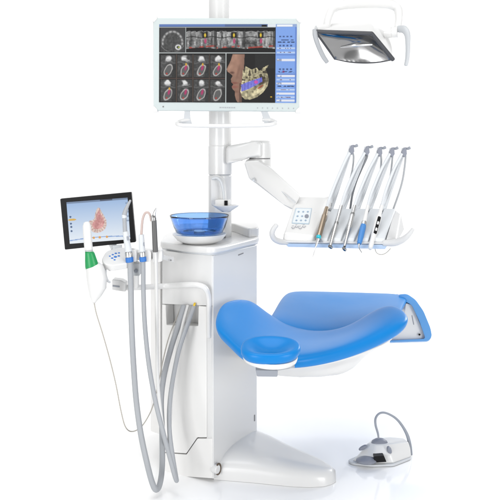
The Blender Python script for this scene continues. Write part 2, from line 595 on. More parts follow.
# coordinates of the 405 x 228 layout
X = xx / (WI - 1) * 405 + 57
Y = yy / (HI - 1) * 228 + 72
def smooth_noise(sx, sy, amp=1.0):
    sx, sy = sx * 1.4, sy * 1.4
    gh, gw = int(HI / sy) + 3, int(WI / sx) + 3
    g = rng.rand(gh, gw)
    yi, xi = yy / sy, xx / sx
    y0, x0 = yi.astype(int), xi.astype(int)
    fy, fx = yi - y0, xi - x0
    fy, fx = fy * fy * (3 - 2 * fy), fx * fx * (3 - 2 * fx)
    return amp * ((g[y0, x0] * (1 - fx) + g[y0, x0 + 1] * fx) * (1 - fy) + (g[y0 + 1, x0] * (1 - fx) + g[y0 + 1, x0 + 1] * fx) * fy)
N1, N2, NV = smooth_noise(3, 3), smooth_noise(7, 7), smooth_noise(4.2, 16)
def put(mask, col, a=1.0):
    m = np.clip(mask.astype(float) * a, 0, 1)[..., None]
    img[:] = img * (1 - m) + np.asarray(col) * m
def rect(x0, y0, x1, y1):
    return (X >= x0) & (X <= x1) & (Y >= y0) & (Y <= y1)
def ell(cx, cy, rx, ry, ang=0.0):
    c, s = math.cos(ang), math.sin(ang)
    u, v_ = (X - cx) * c + (Y - cy) * s, -(X - cx) * s + (Y - cy) * c
    return np.sqrt((u / rx) ** 2 + (v_ / ry) ** 2)
def soft(e, w=0.15):
    return np.clip((1 + w - e) / (2 * w), 0, 1)
def poly(pts):
    ins = np.zeros(X.shape, bool)
    n = len(pts)
    for i in range(n):
        (x1, y1), (x2, y2) = pts[i], pts[(i + 1) % n]
        if y1 == y2:
            continue
        c = ((y1 > Y) != (y2 > Y)) & (X < (x2 - x1) * (Y - y1) / (y2 - y1) + x1)
        ins ^= c
    return ins
put(rect(57, 72, 380, 79), (0.42, 0.52, 0.72))
put(rect(250, 72, 380, 79), (0.38, 0.46, 0.62))
put(rect(376, 72, 450, 80), (0.86, 0.88, 0.90))
put(rect(358, 74, 374, 80), (0.1, 0.1, 0.12))
# axial slice
put(rect(60, 82, 133, 153), (0.30, 0.30, 0.305))
e0 = ell(96, 128, 36, 36)
img[:] = np.where(((e0 < 1) & rect(60, 82, 133, 153))[..., None], (0.26 + 0.10 * N1 + 0.05 * N2)[..., None] * np.ones(3), img)
e1 = ell(96, 126, 33, 37)
arch = np.clip(1 - np.abs(e1 - 0.88) / 0.14, 0, 1) * rect(60, 84, 133, 152) * (Y < 134)
th = np.arctan2(Y - 126, X - 96)
put(arch * (0.55 + 0.45 * (np.sin(th * 17) > -0.2)), (0.80, 0.80, 0.80), 0.85)
put(soft(np.abs(ell(113, 139, 7, 6) - 1) * 3, 0.4) * rect(60, 82, 133, 153), (0.85, 0.85, 0.85), 0.9)
put(soft(ell(115, 139, 2.4, 2)), (0.7, 0.75, 0.3))
put(np.clip(1 - np.abs(ell(96, 126, 34, 27) - 1.0) / 0.06, 0, 1) * (Y > 134) * rect(60, 82, 133, 152), (0.6, 0.6, 0.6), 0.7)
# three panoramic strips
for (x0, x1, cx) in ((137, 224, 192), (226, 309, 277), (311, 398, 356)):
    r = rect(x0, 82, x1, 152)
    put(r, (0.13, 0.13, 0.135))
    curve = 138 - 10 * np.sin((X - x0) / (x1 - x0) * math.pi) * 0.4
    body = r & (Y > 90 + 5 * NV) & (Y < curve + 6)
    g = 0.28 + 0.45 * NV + 0.20 * (N1 - 0.5)
    img[:] = np.where(body[..., None], np.clip(g, 0.12, 0.85)[..., None] * np.ones(3), img)
    teeth = body & (Y > 92) & (Y < 118) & (np.abs(((X - x0) % 15) - 7.5) < 3.6 + N1 * 1.6)
    put(teeth, (0.72, 0.72, 0.72), 0.38)
    put(r & (np.abs(Y - 110 - 2 * np.sin(X / 9)) < 1.5), (0.16, 0.16, 0.16), 0.6)
    put(r & (np.abs(Y - (141 - (X - x0) / 14)) < 2.2) & (N2 > 0.34), (0.70, 0.26, 0.22), 0.7)
    put(rect(cx - 8, 95, cx + 8, 112) & r, (0.07, 0.07, 0.07), 0.8)
    put(soft(ell(cx, 104, 3.2, 6), .4), (0.85, 0.75, 0.28))
    put(soft(ell(cx + 1, 121, 3.4, 7), .4), (0.72, 0.32, 0.47))
    put(rect(x1 - 6, 92, x1, 138), (0.2, 0.2, 0.2), 0.6)
# eight cross sections
for r_i, (y0, y1) in enumerate(((163, 226), (234, 297))):
    for c_i, x0 in enumerate((62, 111, 160, 208)):
        x1 = x0 + 43
        r = rect(x0, y0, x1, y1)
        img[:] = np.where(r[..., None], (0.24 + 0.09 * N1 + 0.07 * N2)[..., None] * np.ones(3), img)
        cx = (x0 + x1) / 2
        put(r * soft(ell(cx, y0 + 9, 8, 7) - 0.9 * (N2 - 0.5), 0.3), (0.88, 0.88, 0.88), 0.95)
        put(r * soft(ell(cx + 5 * (c_i % 2), y0 + 15, 9, 3.5) - 0.8 * (N1 - 0.5), 0.3), (0.70, 0.70, 0.70), 0.8)
        put(r & (X > cx + 11) & (Y > y0 + 22), (0.12, 0.12, 0.12), 0.35)
        put(r & (np.abs(Y - y0 - 21 - 2 * np.sin(X / 5)) < 2), (0.45, 0.45, 0.45), 0.6)
        e = ell(cx, y0 + 43, 10, 17, 0.5) + 0.25 * (N2 - 0.5)
        put(r * soft(e, 0.3), (0.42, 0.42, 0.42), 0.9)
        put(r * np.clip(1 - np.abs(e - 0.95) / 0.22, 0, 1), (0.80, 0.79, 0.78), 0.9)
        if not (r_i == 1 and c_i == 3) and not (r_i == 0 and c_i == 0):
            put(r * soft(ell(cx + 3, y0 + 36, 3.4, 8, 0.25), 0.35), (0.72, 0.25, 0.45), 0.9)
            if r_i == 0 or c_i == 0:
                put(r * soft(ell(cx + 4, y0 + 26, 2.6, 4), 0.3), (0.85, 0.68, 0.25), 0.9)
        put(r * soft(ell(cx - 4, y1 - 10, 2.5, 2.5), 0.4), (0.75, 0.25, 0.22), 0.8)
for xv in (108, 157, 205):
    put(rect(xv - 1.2, 160, xv + 1.2, 299), (0.38, 0.33, 0.30))
put(rect(58, 228.5, 252, 231), (0.36, 0.30, 0.28))
# face and bone view
fr = rect(256, 159, 398, 299)
put(fr, (0.145, 0.14, 0.14))
put(fr & (X > 340) & (Y < 200), (0.19, 0.19, 0.19))
face = poly([(274, 158), (309, 158), (307, 205), (302, 235), (301, 300), (289, 300), (284, 291), (281, 279), (281, 268), (275, 262), (271, 254), (276, 247), (270, 241), (269, 231), (274, 222), (267, 216), (259, 210), (256, 203), (261, 192), (268, 178)]) & fr
sk = (0.64 + 0.0018 * (X - 280) - 0.0008 * (Y - 200) + 0.06 * (N2 - 0.5))
img[:] = np.where(face[..., None], np.clip(sk, 0, 1)[..., None] * np.array((1.0, 0.80, 0.70)), img)
put(face * np.clip((X - 285) / 40, 0, 1) , (0.35, 0.27, 0.24), 0.8)
put(face * soft(ell(279, 243, 10, 3), 0.6), (0.50, 0.29, 0.26), 0.55)
put(face * soft(ell(279, 254, 10, 4), 0.6), (0.58, 0.34, 0.31), 0.55)
put(face * soft(ell(284, 268, 12, 3.5), 0.7), (0.45, 0.33, 0.28), 0.4)
put(face * soft(ell(272, 213, 6, 3), 0.6), (0.33, 0.22, 0.19), 0.6)
put(face * soft(ell(266, 198, 5, 10, 0.5), 0.8), (0.82, 0.67, 0.59), 0.45)
put(face * soft(ell(290, 212, 3, 16, 0.25), 0.9), (0.42, 0.31, 0.27), 0.4)
put(face & (X > 294) & (Y > 244), (0.28, 0.22, 0.20), 0.45)
bone = poly([(304, 206), (312, 194), (330, 204), (345, 198), (352, 208), (366, 196), (380, 190), (372, 205), (376, 214), (381, 232), (377, 252), (364, 270), (346, 284), (326, 291), (310, 290), (300, 280), (297, 268), (300, 250), (302, 230)]) & fr
bc = 0.66 + 0.16 * (N1 - 0.5) + 0.42 * (N2 - 0.5) + 0.10 * NV - 0.0016 * (Y - 245) - 0.001 * (X - 340)
img[:] = np.where(bone[..., None], np.clip(bc, 0.25, 0.95)[..., None] * np.array((1.0, 0.96, 0.80)), img)
put(bone * np.clip((N2 - 0.52) * 7, 0, 1) * (Y < 236), (0.16, 0.14, 0.12), 0.75)
put(bone * soft(ell(361, 240, 13, 8, -0.9), 0.4), (0.24, 0.20, 0.16), 0.7)
put(bone * np.clip(1 - np.abs(ell(352, 262, 24, 7, -0.75) - 0.9) / 0.3, 0, 1), (0.90, 0.86, 0.72), 0.6)
put(bone & (np.abs(((X + Y * 0.2) % 11) - 5.5) < 1.0) & (Y > 222) & (Y < 248), (0.3, 0.25, 0.18), 0.6)
bl_ = poly([(299, 248), (318, 240), (338, 233), (360, 226), (362, 238), (342, 250), (322, 260), (300, 268)]) & fr
put(bl_, (0.47, 0.48, 0.86), 0.85)
put(bl_ & (np.abs(((X * 1.0) % 9) - 4.5) < 1.2) & (N1 > .35), (0.36, 0.35, 0.66), 0.6)
put(soft(ell(343, 240, 6, 5)) * fr, (0.80, 0.36, 0.66), 0.9)
put(soft(ell(356, 254, 10, 3, -0.6)) * fr, (0.62, 0.32, 0.22), 0.7)
put(soft(ell(388, 283, 3, 2)) * fr, (0.85, 0.7, 0.2), 0.9)
# frame lines
for q in (rect(57, 154.6, 399, 157), rect(134, 80, 136, 155), rect(252.6, 156, 255, 300), rect(57, 80, 399, 81.6)):
    put(q, (0.72, 0.74, 0.74))
# tool column on the right
put(rect(400, 80, 462, 300), (0.53, 0.66, 0.88))
put(rect(400, 72, 462, 80), (0.60, 0.68, 0.82))
put(rect(404, 73, 450, 79), (0.90, 0.91, 0.93))
for yv, k in ((97, 0), (108, 1), (118, 2), (124, 2), (134, 1), (142, 3), (154, 3), (176, 4), (203, 1), (210, 2), (222, 4), (233, 3), (244, 4), (252, 2), (262, 3), (273, 4), (284, 3), (293, 4)):
    if k == 1:
        for q in range(4):
            put(rect(410 + q * 11, yv - 2.4, 416 + q * 11, yv + 2.4), (0.25, 0.32, 0.48), 0.7)
    elif k == 2:
        put(rect(406, yv - 1.6, 456, yv + 1.6) & (N1 > 0.40), (0.16, 0.20, 0.32), 0.75)
    elif k == 3:
        put(rect(404, yv - 2.6, 458, yv + 2.6), (0.72, 0.79, 0.90))
        put(rect(407, yv - 1.0, 445, yv + 1.2) & (N1 > 0.5), (0.40, 0.30, 0.42), 0.8)
    elif k == 4:
        put(rect(404, yv - 3, 458, yv + 3), (0.86, 0.87, 0.90))
        put(rect(404, yv - 3, 418, yv + 3) & (N1 > 0.5), (0.45, 0.50, 0.62), 0.6)
put(rect(401, 160, 461, 162), (0.36, 0.46, 0.70))
put(rect(401, 216, 461, 217.5), (0.36, 0.46, 0.70))
put(rect(421, 207, 427, 213), (0.55, 0.25, 0.45), 0.8)
put(rect(457, 80, 462, 300), (0.42, 0.54, 0.78), 0.8)
img = np.clip(img, 0, 1) ** 1.18 * 1.06
SD = MD - 0.0015
painted('screen', P(159.3, 24.3, SD), P(296.8, 24.1, SD), P(296.2, 102.9, SD), P(159.0, 102.3, SD), img, mon)
def bezel_mark(x, w_):
    yb = 106.2 + 0.012 * (x - 160)
    return prism([(x, yb), (x + w_, yb), (x + w_, yb + 1.1), (x, yb + 1.1)], MD - 0.0008, 0.002, 0, 0)


obj('lettering', merge(*[bezel_mark(x, w_) for x, w_ in ((219.5, 2), (222.2, 1.6), (224.4, 1.8), (226.8, 1.2), (228.6, 2), (231.2, 1.6), (233.4, 1.8))]), 'hose', mon)
for x in (257, 262, 267, 272, 277, 282, 288, 293):
    obj('touch_button', bezel_mark(x, 1.0), 'hose', mon)
obj('power_light', prism([(162.6, 106), (163.8, 106), (163.8, 107.3), (162.6, 107.3)], MD - 0.001, 0.002, 0, 0), 'steel', mon)

# ------------------------------------------------------------------ operating light
LD = 3.0
lamp = thing('operating_light', P(360, 20, LD + 0.05), 'white operating light with mirrored reflector and grip handles, hanging at the top right', 'surgical light')
yk = [P(327, 29, LD + .06), P(328, 20, LD + .07), P(333, 9, LD + .09), P(342, 5.2, LD + .10), P(355, 3.6, LD + .10), P(368, 3.0, LD + .10), P(382, 3.4, LD + .10), P(392, 5, LD + .10), P(398, 9.5, LD + .09), P(399, 20, LD + .07), P(397, 32, LD + .05)]
obj('yoke', tube(yk, [.0155, .0155, .017, .0185, .0195, .0205, .0195, .0185, .017, .0155, .015], 18), 'white', lamp)
obj('stem', tube([P(372, 2, LD + .10), P(373, -10, LD + .10), P(374, -30, LD + .10)], 0.018, 16), 'white', lamp)
# housing: shell behind the mirror
TL, TR, BR, BL = P(315.5, 31.5, LD + .02), P(372, 33.5, LD - .04), P(393, 59.5, LD + .02), P(335, 59, LD + .09)
up = Vector((0, 0.07, 0.05))
hs = [[P(314.5, 30.5, LD + .025), P(373, 32.5, LD - .04), P(394.3, 58, LD + .02), P(335, 60.3, LD + .095)],
      [P(315, 28.5, LD + .045), P(374, 29.5, LD - .01), P(395, 53, LD + .05), P(338, 55, LD + .13)],
      [P(324, 24.5, LD + .09), P(372, 22.5, LD + .06), P(390, 34, LD + .10), P(345, 40, LD + .17)],
      [P(334, 22.5, LD + .11), P(366, 20.5, LD + .09), P(378, 26, LD + .12), P(348, 30, LD + .16)]]
dense = []
for l in hs:
    ll = []
    for i in range(4):
        a, c = Vector(l[i]), Vector(l[(i + 1) % 4])
        ll += [a.lerp(c, t) for t in (0.04, 0.2, 0.5, 0.8, 0.96)]
    dense.append(ll)
obj('housing', loft(dense, True, False), 'white', lamp, sub=2)
# dark rim around the mirror
cenm = (TL + TR + BR + BL) / 4
nm = (TR - TL).cross(BL - TL).normalized()
if nm.y > 0:
    nm = -nm
rim = merge(tube([TL, TL.lerp(TR, .5), TR], 0.0078, 10), tube([TR, TR.lerp(BR, .5), BR], [0.0070, 0.008, 0.0085], 10),
            tube([BR, BR.lerp(BL, .25) + Vector((0, 0, -0.0105)), BR.lerp(BL, .5) + Vector((0, 0, -0.014)), BR.lerp(BL, .75) + Vector((0, 0, -0.0105)), BL], 0.0028, 10), tube([BL, BL.lerp(TL, .5), TL], 0.0042, 10))
obj('reflector_rim', rim, 'rimdark', lamp)
bm = bmesh.new()
NU, NVv = 26, 16
G = []
for j in range(NVv + 1):
    row = []
    for i in range(NU + 1):
        s, t = i / NU, j / NVv
        p = TL * (1 - s) * (1 - t) + TR * s * (1 - t) + BR * s * t + BL * (1 - s) * t
        dome = 0.040 * (1 - (2 * s - 1) ** 2) * (1 - (2 * t - 1) ** 2)
        fac = 0.0009 * ((i % 2) - 0.5)
        p = p + Vector((0, 0, -0.014 * 4 * s * (1 - s) * t * t))
        row.append(bm.verts.new(p - nm * (dome + fac - 0.002)))
    G.append(row)
for j in range(NVv):
    for i in range(NU):
        bm.faces.new((G[j][i], G[j][i + 1], G[j + 1][i + 1], G[j + 1][i]))
obj('reflector', bm, 'mirror', lamp, smooth=60, wn=False)
obj('bulb_cover', tube([P(341, 47, LD + .03), P(356, 45, LD), P(372, 44.5, LD + .0)], [0.004, 0.009, 0.004], 12), 'chrome', lamp)
hd = obj('handle', tube([P(314.8, 30, LD + .02), P(315.3, 36, LD - .0), P(318, 45, LD - .02), P(323, 56, LD - .03), P(327, 62, LD - .03)], [0.009, 0.0095, 0.0088, 0.009, 0.008], 14, flat=0.6), 'hose', lamp)
obj('handle', tube([P(398, 29, LD + .03), P(404, 29.5, LD + .0), P(407.5, 35, LD - .02), P(408, 46, LD - .03), P(407.5, 57, LD - .03), P(406, 65, LD - .03)], [0.013, 0.0145, 0.0125, 0.0105, 0.0092, 0.008], 14, flat=0.7), 'handlegrey', lamp)
obj('pivot', turned(P(385, 33, LD + .05), P(398.5, 32, LD + .03), [(0, .020), (0.5, .020), (0.52, .0185), (0.56, .0185), (0.58, .0205), (0.95, .0205), (1, .017)], 28), 'white', lamp)
obj('pivot', turned(P(316, 29, LD + .04), P(328, 28, LD + .06), [(0, .013), (0.1, .0155), (0.9, .016), (1, .012)], 28), 'white', lamp)

# ------------------------------------------------------------------ swing arm
arm = thing('swing_arm', P(231, 155, 3.27), 'white jointed swing arm reaching from the column down to the instrument console', 'arm')
ua_f = [P(226, 146.2, 3.2), P(240, 143.6, 3.18), P(254, 141.2, 3.15), P(262, 141.2, 3.15), P(262, 157.6, 3.15), P(250, 157.8, 3.15), P(240, 161, 3.18), P(226, 165, 3.2)]
ua_b = [p + Vector((0.002, 0.13, 0)) for p in ua_f]
obj('upper_arm', hexa(ua_f, ua_b, 0.014, 5), 'white', arm)
JC = P(259.8, 158, 3.21)
jr = m_px(11.6, 3.2)
obj('joint_cap', lathe((JC.x, JC.y, JC.z), [(jr, 0.001), (jr, 0.058), (jr - 0.003, 0.064), (jr - 0.012, 0.069), (0, 0.070)], 56), 'white', arm)
obj('joint_ring', lathe((JC.x, JC.y, JC.z - 0.004), [(jr - .004, 0), (jr - .004, 0.005)], 48), 'gap', arm)
obj('joint_collar', lathe((JC.x, JC.y, JC.z), [(jr - 0.012, -0.046), (jr - 0.001, -0.040), (jr - 0.001, -0.004)], 56), 'white', arm)
la_px = [(244, 163, 3.15), (247, 160.5, 3.15), (259, 160, 3.145), (271.5, 168.5, 3.13), (284, 179.5, 3.07), (301, 195, 2.985), (292.5, 210.5, 2.985), (284, 205.5, 3.03), (257, 184.5, 3.125), (249, 179, 3.15)]
la_f = [P(*p) for p in la_px]
la_b = [p + Vector((0.004, 0.125, 0.004)) for p in la_f]
obj('lower_arm', hexa(la_f, la_b, 0.013, 5), 'white', arm)
obj('arm_groove', tube([P(259, 172.5, 3.126), P(274, 185, 3.078), P(295, 202.5, 2.984)], 0.0018, 8), 'dim', arm)
obj('arm_screw', turned(P(253.6, 178.8, 3.13), P(253.3, 180.6, 3.11), [(0, .005), (.8, .005), (1, .004)]), 'dim', arm)

# ------------------------------------------------------------------ instrument console
CD = 2.82
con = thing('instrument_console', P(340, 245, 2.9), 'white instrument console with key panel and five grey holder slots, carried by the swing arm', 'console')
obj('control_body', hexa([P(283.5, 233, CD), P(314.5, 236.5, CD), P(313.5, 244, CD), P(282.5, 241.5, CD)],
                         [P(296.5, 196, 3.04), P(331, 196.5, 3.04), P(331, 226, 3.06), P(293, 226, 3.06)], 0.009, 4), 'white', con)
# face plane of the key panel
f0, f1, f2, f3 = P(283.5, 233, CD), P(314.5, 236.5, CD), P(331, 196.5, 3.04), P(296.5, 196, 3.04)
ex = (f1 - f0).normalized()
ey = ((f3 + f2) / 2 - (f0 + f1) / 2).normalized()
en = ex.cross(ey).normalized()
if en.y > 0:
    en = -en


def onpanel(px, py, lift=0.0):
    o = Vector((0, -CAMD, CAMH))
    ray = P(px, py, 1.0) - o
    return o + ray * ((f0 - o).dot(en) / ray.dot(en)) + en * lift


def panel_patch(pxs, lift, th=0.001, r=0.6):
    q = pts_round([Vector(p) for p in pxs], r, 3)
    return extrude([onpanel(p.x, p.y, lift) for p in q], -en * th, 0)


obj('key_frame', panel_patch([(295.8, 208.2), (312, 208.4), (309.1, 224.2), (291.7, 223.3)], 0.0008, 0.003), 'framepale', con)
kp = obj('key_panel', panel_patch([(296.4, 208.8), (311.3, 209), (308.6, 223.6), (292.4, 222.8)], 0.0015, 0.003), 'keyglass', con)
ks = []
for j, yv in enumerate((212.2, 216.6, 220.8)):
    for i in range(3):
        x = 298.6 - j * 1.1 + i * 4.6
        if (i, j) == (2, 1):
            continue
        ks += [panel_patch([(x - .35, yv - .8), (x + .45, yv - .8), (x + .25, yv + .8), (x - .55, yv + .8)], 0.0025, 0.001, 0.1), panel_patch([(x - 1.0, yv - .3), (x + 1.0, yv - .3), (x + .9, yv + .3), (x - 1.1, yv + .3)], 0.0026, 0.001, 0.1)]
obj('key_icons', merge(*ks), 'iconpale', kp)
obj('round_key', panel_patch([(305.2, 215), (307.2, 214.6), (308.6, 215.6), (308.6, 217.6), (307, 218.8), (305, 218.2), (304.4, 216.8)], 0.0025, 0.001, 0.8), 'slate', kp)
sy = []
for x, y in ((293, 227.5), (296.5, 226.4), (300, 227.8), (303.8, 226.4)):
    sy.append(tube([onpanel(x - 1.6, y, .002), onpanel(x, y + 1.4, .002), onpanel(x + 2, y - .1, .002)], 0.0008, 6))
    sy.append(tube([onpanel(x - 1, y - 1.1, .002), onpanel(x + .6, y - 1.5, .002)], 0.0007, 6))
obj('side_symbols', merge(*sy), 'slate', con)
# lower tray and its blue underside
obj('tray', hexa([P(282.5, 240.8, CD - .006), P(392, 242.8, CD - .006), P(389, 244.6, CD - .002), P(283.5, 243.2, CD - .002)],
                 [P(292, 226, 3.06), P(398, 228, 3.06), P(398, 232, 3.06), P(292, 230, 3.06)], 0.004), 'lightgrey', con)
obj('tray_underside', hexa([P(284.5, 243.4, CD + .001), P(388, 244.8, CD + .001), P(385, 249.2, CD + .012), P(288, 247.0, CD + .012)],
                           [P(293, 230.5, 3.05), P(396, 232.5, 3.05), P(394, 234, 3.05), P(294, 232.5, 3.05)], 0.002), 'skyblue', con)
# holder pads: grooves between them carry the instruments
xt = [330.5, 341, 355, 369, 383, 396.5]
xb = [317.5, 328.5, 342, 355.5, 369.5, 386]
for i in range(5):
    g0, g1 = 1.6, 1.0
    fr_ = [P(xb[i] + g0, 238.2, CD + .004), P(xb[i + 1] - g1, 238.8, CD + .004), P(xb[i + 1] - g1 - .5, 242.6, CD), P(xb[i] + g0 - .5, 242, CD)]
    bk_ = [P(xt[i] + g0 - .4, 208.2, 2.99), P(xt[i + 1] - g1, 208.4, 2.99), P(xt[i + 1] - g1, 228, 3.02), P(xt[i] + g0 - .4, 228, 3.02)]
    obj('holder_pad', hexa(fr_, bk_, 0.004), 'pad', con)
    xm = xb[i] + 2.6
    obj('notch', extrude([P(xm + 0.6, 237.6, CD - .001), P(xm + 3.2, 242.6, CD - .009), P(xm - 1.2, 242.4, CD - .009)], (0, 0.006, 0), 0.0006), 'grey', con)
bedf = [P(317, 240, CD + .012), P(388, 241.5, CD + .012), P(388, 243.5, CD + .01), P(316, 242.5, CD + .01)]
bedb = [P(331, 211, 3.0), P(397, 211, 3.0), P(397, 228, 3.03), P(330, 228, 3.03)]
obj('holder_bed', hexa(bedf, bedb, 0.002), 'dim', con)
obj('end_cheek', hexa([P(386.5, 238, CD + .002), P(397, 239, CD + .005), P(397, 243.5, CD), P(385.5, 243, CD)],
                      [P(394.5, 209, 3.0), P(401, 214, 3.02), P(404.5, 230, 3.04), P(396, 230, 3.04)], 0.006, 4), 'lightgrey', con)
obj('grip', tube([P(287, 242.5, CD + .01), P(280, 241.6, CD - .01), P(274.5, 239, CD - .03), P(272, 234, CD - .045), P(273.5, 229, CD - .05), P(276.5, 225, CD - .05)], [.009, .0105, .0098, .0092, .009, .008], 14), 'lightgrey', con)
obj('grip', tube([P(384, 243, CD + .005), P(394, 242.6, CD - .012), P(402, 240, CD - .03), P(408.5, 235, CD - .045), P(413, 229, CD - .05)], [.011, .013, .0112, .0088, .006], 14), 'lightgrey', con)
# rests behind: raised hump on the left of the pads
obj('back_hump', hexa([P(316.5, 211, 2.965), P(331, 204, 2.98), P(331, 208, 2.98), P(316.5, 218, 2.965)],
                      [P(322, 197.5, 3.04), P(332, 195.2, 3.05), P(332, 204, 3.05), P(322, 208, 3.04)], 0.004), 'white', con)
# five whip arms that hold up the hoses
whips = [((352.2, 146.5), (330, 210)), ((367.5, 147.5), (342.5, 210)), ((380.3, 148.5), (356.8, 210)), ((392.6, 149), (369, 210)), ((404.8, 149), (383.2, 210))]
for (tx, ty), (bx, by) in whips:
    wa = obj('whip_arm', tube([P(bx, by, 3.0), P(bx * .55 + tx * .45 - 0.4, by * .55 + ty * .45, 3.01), P(bx * .12 + tx * .88 - 0.4, by * .12 + ty * .88, 3.02), P(tx - 1.6, ty - .4, 3.02)], [.0104, .0095, .0082, .0058], 14, flat=0.8), 'pad', con)
    obj('arm_seam', tube([P(bx + 1.6, by - 4, 2.9925), P(bx * .5 + tx * .5 + 1.1, by * .5 + ty * .5, 3.003), P(bx * .15 + tx * .85 + .8, by * .15 + ty * .85, 3.0135)], 0.0017, 8), 'dim', wa)
    cl = extrude([P(tx + a, ty + b, 3.0) for a, b in ((-2.2, 6.2), (-3.0, 3.0), (-.6, -1.2), (1.6, -1.8), (2.2, 5), (0, 8.4))], (0, 0.022, 0), 0.0015)
    obj('hose_clip', cl, 'slate', wa)
    obj('clip_lever', tube([P(tx + 1.2, ty - .5, 3.01), P(tx + 3.2, ty - .4, 3.0), P(tx + 5, ty - 1.2, 2.995)], [.0042, .005, .0058], 12), 'grey', wa)

# ------------------------------------------------------------------ instruments
G_INS = 'handpieces in the console holders'


def hp(name, label, p, cat='handpiece'):
    return thing(name, p, label, cat, G_INS)


HD = 2.815
HT = 2.945


def hose_for(t, pts, r, m):
    return obj('hose', tube(pts, r, 12), m, t)


# bronze scaler
t = hp('scaler_handpiece', 'bronze scaler handpiece with teal ring and long needle tip in first console slot', P(318, 240, HD))
s0, s1 = P(326.8, 207.5, HT - .02), P(318.2, 238.6, HD - .012)
obj('sleeve', turned(s0, s1, [(0, .0066), (.22, .008), (.26, .0094), (.3, .0098), (.6, .0101), (.9, .0094), (.93, .0086)]), 'bronze', t)
obj('ring', turned(s0.lerp(s1, .925), s0.lerp(s1, 1.0), [(0, .0084), (.5, .0086), (1, .0066)]), 'teal', t)
obj('nose', turned(s1, P(315.8, 246.5, HD - .02), [(0, .0066), (.3, .0056), (1, .0028)]), 'chrome', t)
obj('tip', tube([P(315.9, 246, HD - .02), P(314.6, 250.5, HD - .02), P(312.8, 256.6, HD - .018)], [.0022, .0016, .0010], 8), 'steel', t)
hose_for(t, [s0, P(329.5, 199, 2.975), P(335.5, 183, 2.992), P(345.5, 160, 3.0), P(349.5, 153, 3.0)], .0058, 'pad')
hose_for(t, [P(352.6, 152, 3.005), P(353.6, 157, 3.02), P(352.6, 168, 3.03), P(349.5, 182, 3.03), P(343, 208, 3.03)], .0033, 'hose')
# slim chrome turbine
t = hp('turbine_handpiece', 'slim steel handpiece with dark middle ring in the second console slot', P(331, 247, HD))
s0, s1 = P(341.2, 206, HT - .01), P(330.4, 246, HD - .016)
obj('sleeve', turned(s0, s1, [(0, .0066), (.22, .0066), (.25, .0054), (.4, .0054), (.44, .0068), (.6, .0071), (.85, .006), (.93, .0046), (.96, .0056), (1, .0056)]), 'chrome', t)
obj('ring', turned(s0.lerp(s1, .42), s0.lerp(s1, .475), [(0, .0071), (1, .0073)]), 'steel', t)
obj('head', turned(P(329.2, 246, HD - .024), P(331.6, 247.6, HD - .008), [(0, .0048), (.2, .006), (.8, .006), (1, .005)]), 'steel', t)
hose_for(t, [s0, P(345.5, 192, 2.98), P(355, 170, 3.0), P(364.6, 153, 3.003)], .0054, 'pad')
hose_for(t, [P(367.4, 152, 3.006), P(366.6, 158, 3.015), P(361.5, 169, 3.025), P(356.4, 181, 3.03), P(352.4, 195, 3.03), P(350.2, 209, 3.03)], .0041, 'hosedark')
# swelling steel contra-angle
t = hp('contra_angle_handpiece', 'steel handpiece with swelling waist and dark end in the third console slot', P(344, 249, HD))
s0, s1 = P(354.6, 206, HT - .01), P(344.6, 246.5, HD - .018)
obj('sleeve', turned(s0, s1, [(0, .0066), (.18, .0068), (.22, .0082), (.5, .0094), (.62, .0074), (.75, .0060), (.93, .0050), (1, .0046)]), 'chrome', t)
obj('ring', turned(s0.lerp(s1, .19), s0.lerp(s1, .24), [(0, .0080), (1, .0088)]), 'steel', t)
obj('head', turned(P(343.4, 248, HD - .026), P(345.3, 250, HD - .010), [(0, .005), (.2, .006), (.8, .006), (1, .005)]), 'steel', t)
hose_for(t, [s0, P(359.4, 192, 2.98), P(368.8, 170, 3.0), P(377.4, 154, 3.003)], .0054, 'pad')
hose_for(t, [P(380.6, 153, 3.006), P(381.2, 160, 3.02), P(380.2, 172, 3.03), P(375.5, 188, 3.03), P(369.2, 207, 3.03)], .0038, 'hose')
# blue gripped handpiece
t = hp('polishing_handpiece', 'handpiece with a bright blue grip and hooked tip in fourth console slot', P(360, 247, HD))
s0, s1 = P(367.8, 206, HT - .01), P(359.2, 243.8, HD - .016)
obj('sleeve', turned(s0, s0.lerp(s1, .46), [(0, .006), (.5, .0064), (1, .0078)]), 'white', t)
obj('ring', turned(s0.lerp(s1, .44), s0.lerp(s1, .52), [(0, .0096), (.6, .0099), (1, .0096)]), 'chrome', t)
obj('grip', turned(s0.lerp(s1, .52), s1, [(0, .0096), (.12, .0104), (.6, .0101), (.93, .0084), (1, .0066)]), 'bluegrip', t)
obj('tip', tube([s1, P(358.8, 246, HD - .018), P(359.6, 249, HD - .02), P(361.8, 252.6, HD - .02)], [.004, .0025, .0016, .0011], 8), 'steel', t)
hose_for(t, [s0, P(371.8, 192, 2.98), P(381, 170, 3.0), P(389.7, 154, 3.003)], .0054, 'pad')
hose_for(t, [P(392.6, 153, 3.006), P(392.2, 160, 3.02), P(389.6, 181, 3.03), P(385, 195, 3.03), P(380, 208, 3.03)], .0034, 'hose')
# white camera handpiece
t = hp('camera_handpiece', 'white camera handpiece with black button strip in the fifth console slot', P(371, 247, HD))
s0, s1 = P(381.8, 206, HT - .01), P(370.2, 248.2, HD - .018)
obj('sleeve', turned(s0, s1, [(0, .0062), (.18, .0068), (.3, .0108), (.62, .0108), (.8, .0090), (.95, .0084), (1, .0066)]), 'white', t)
ax = (s1 - s0).normalized()
sd = ax.cross(Vector((0, -1, 0))).normalized()
nf = sd.cross(ax).normalized()
if nf.y > 0:
    nf = -nf


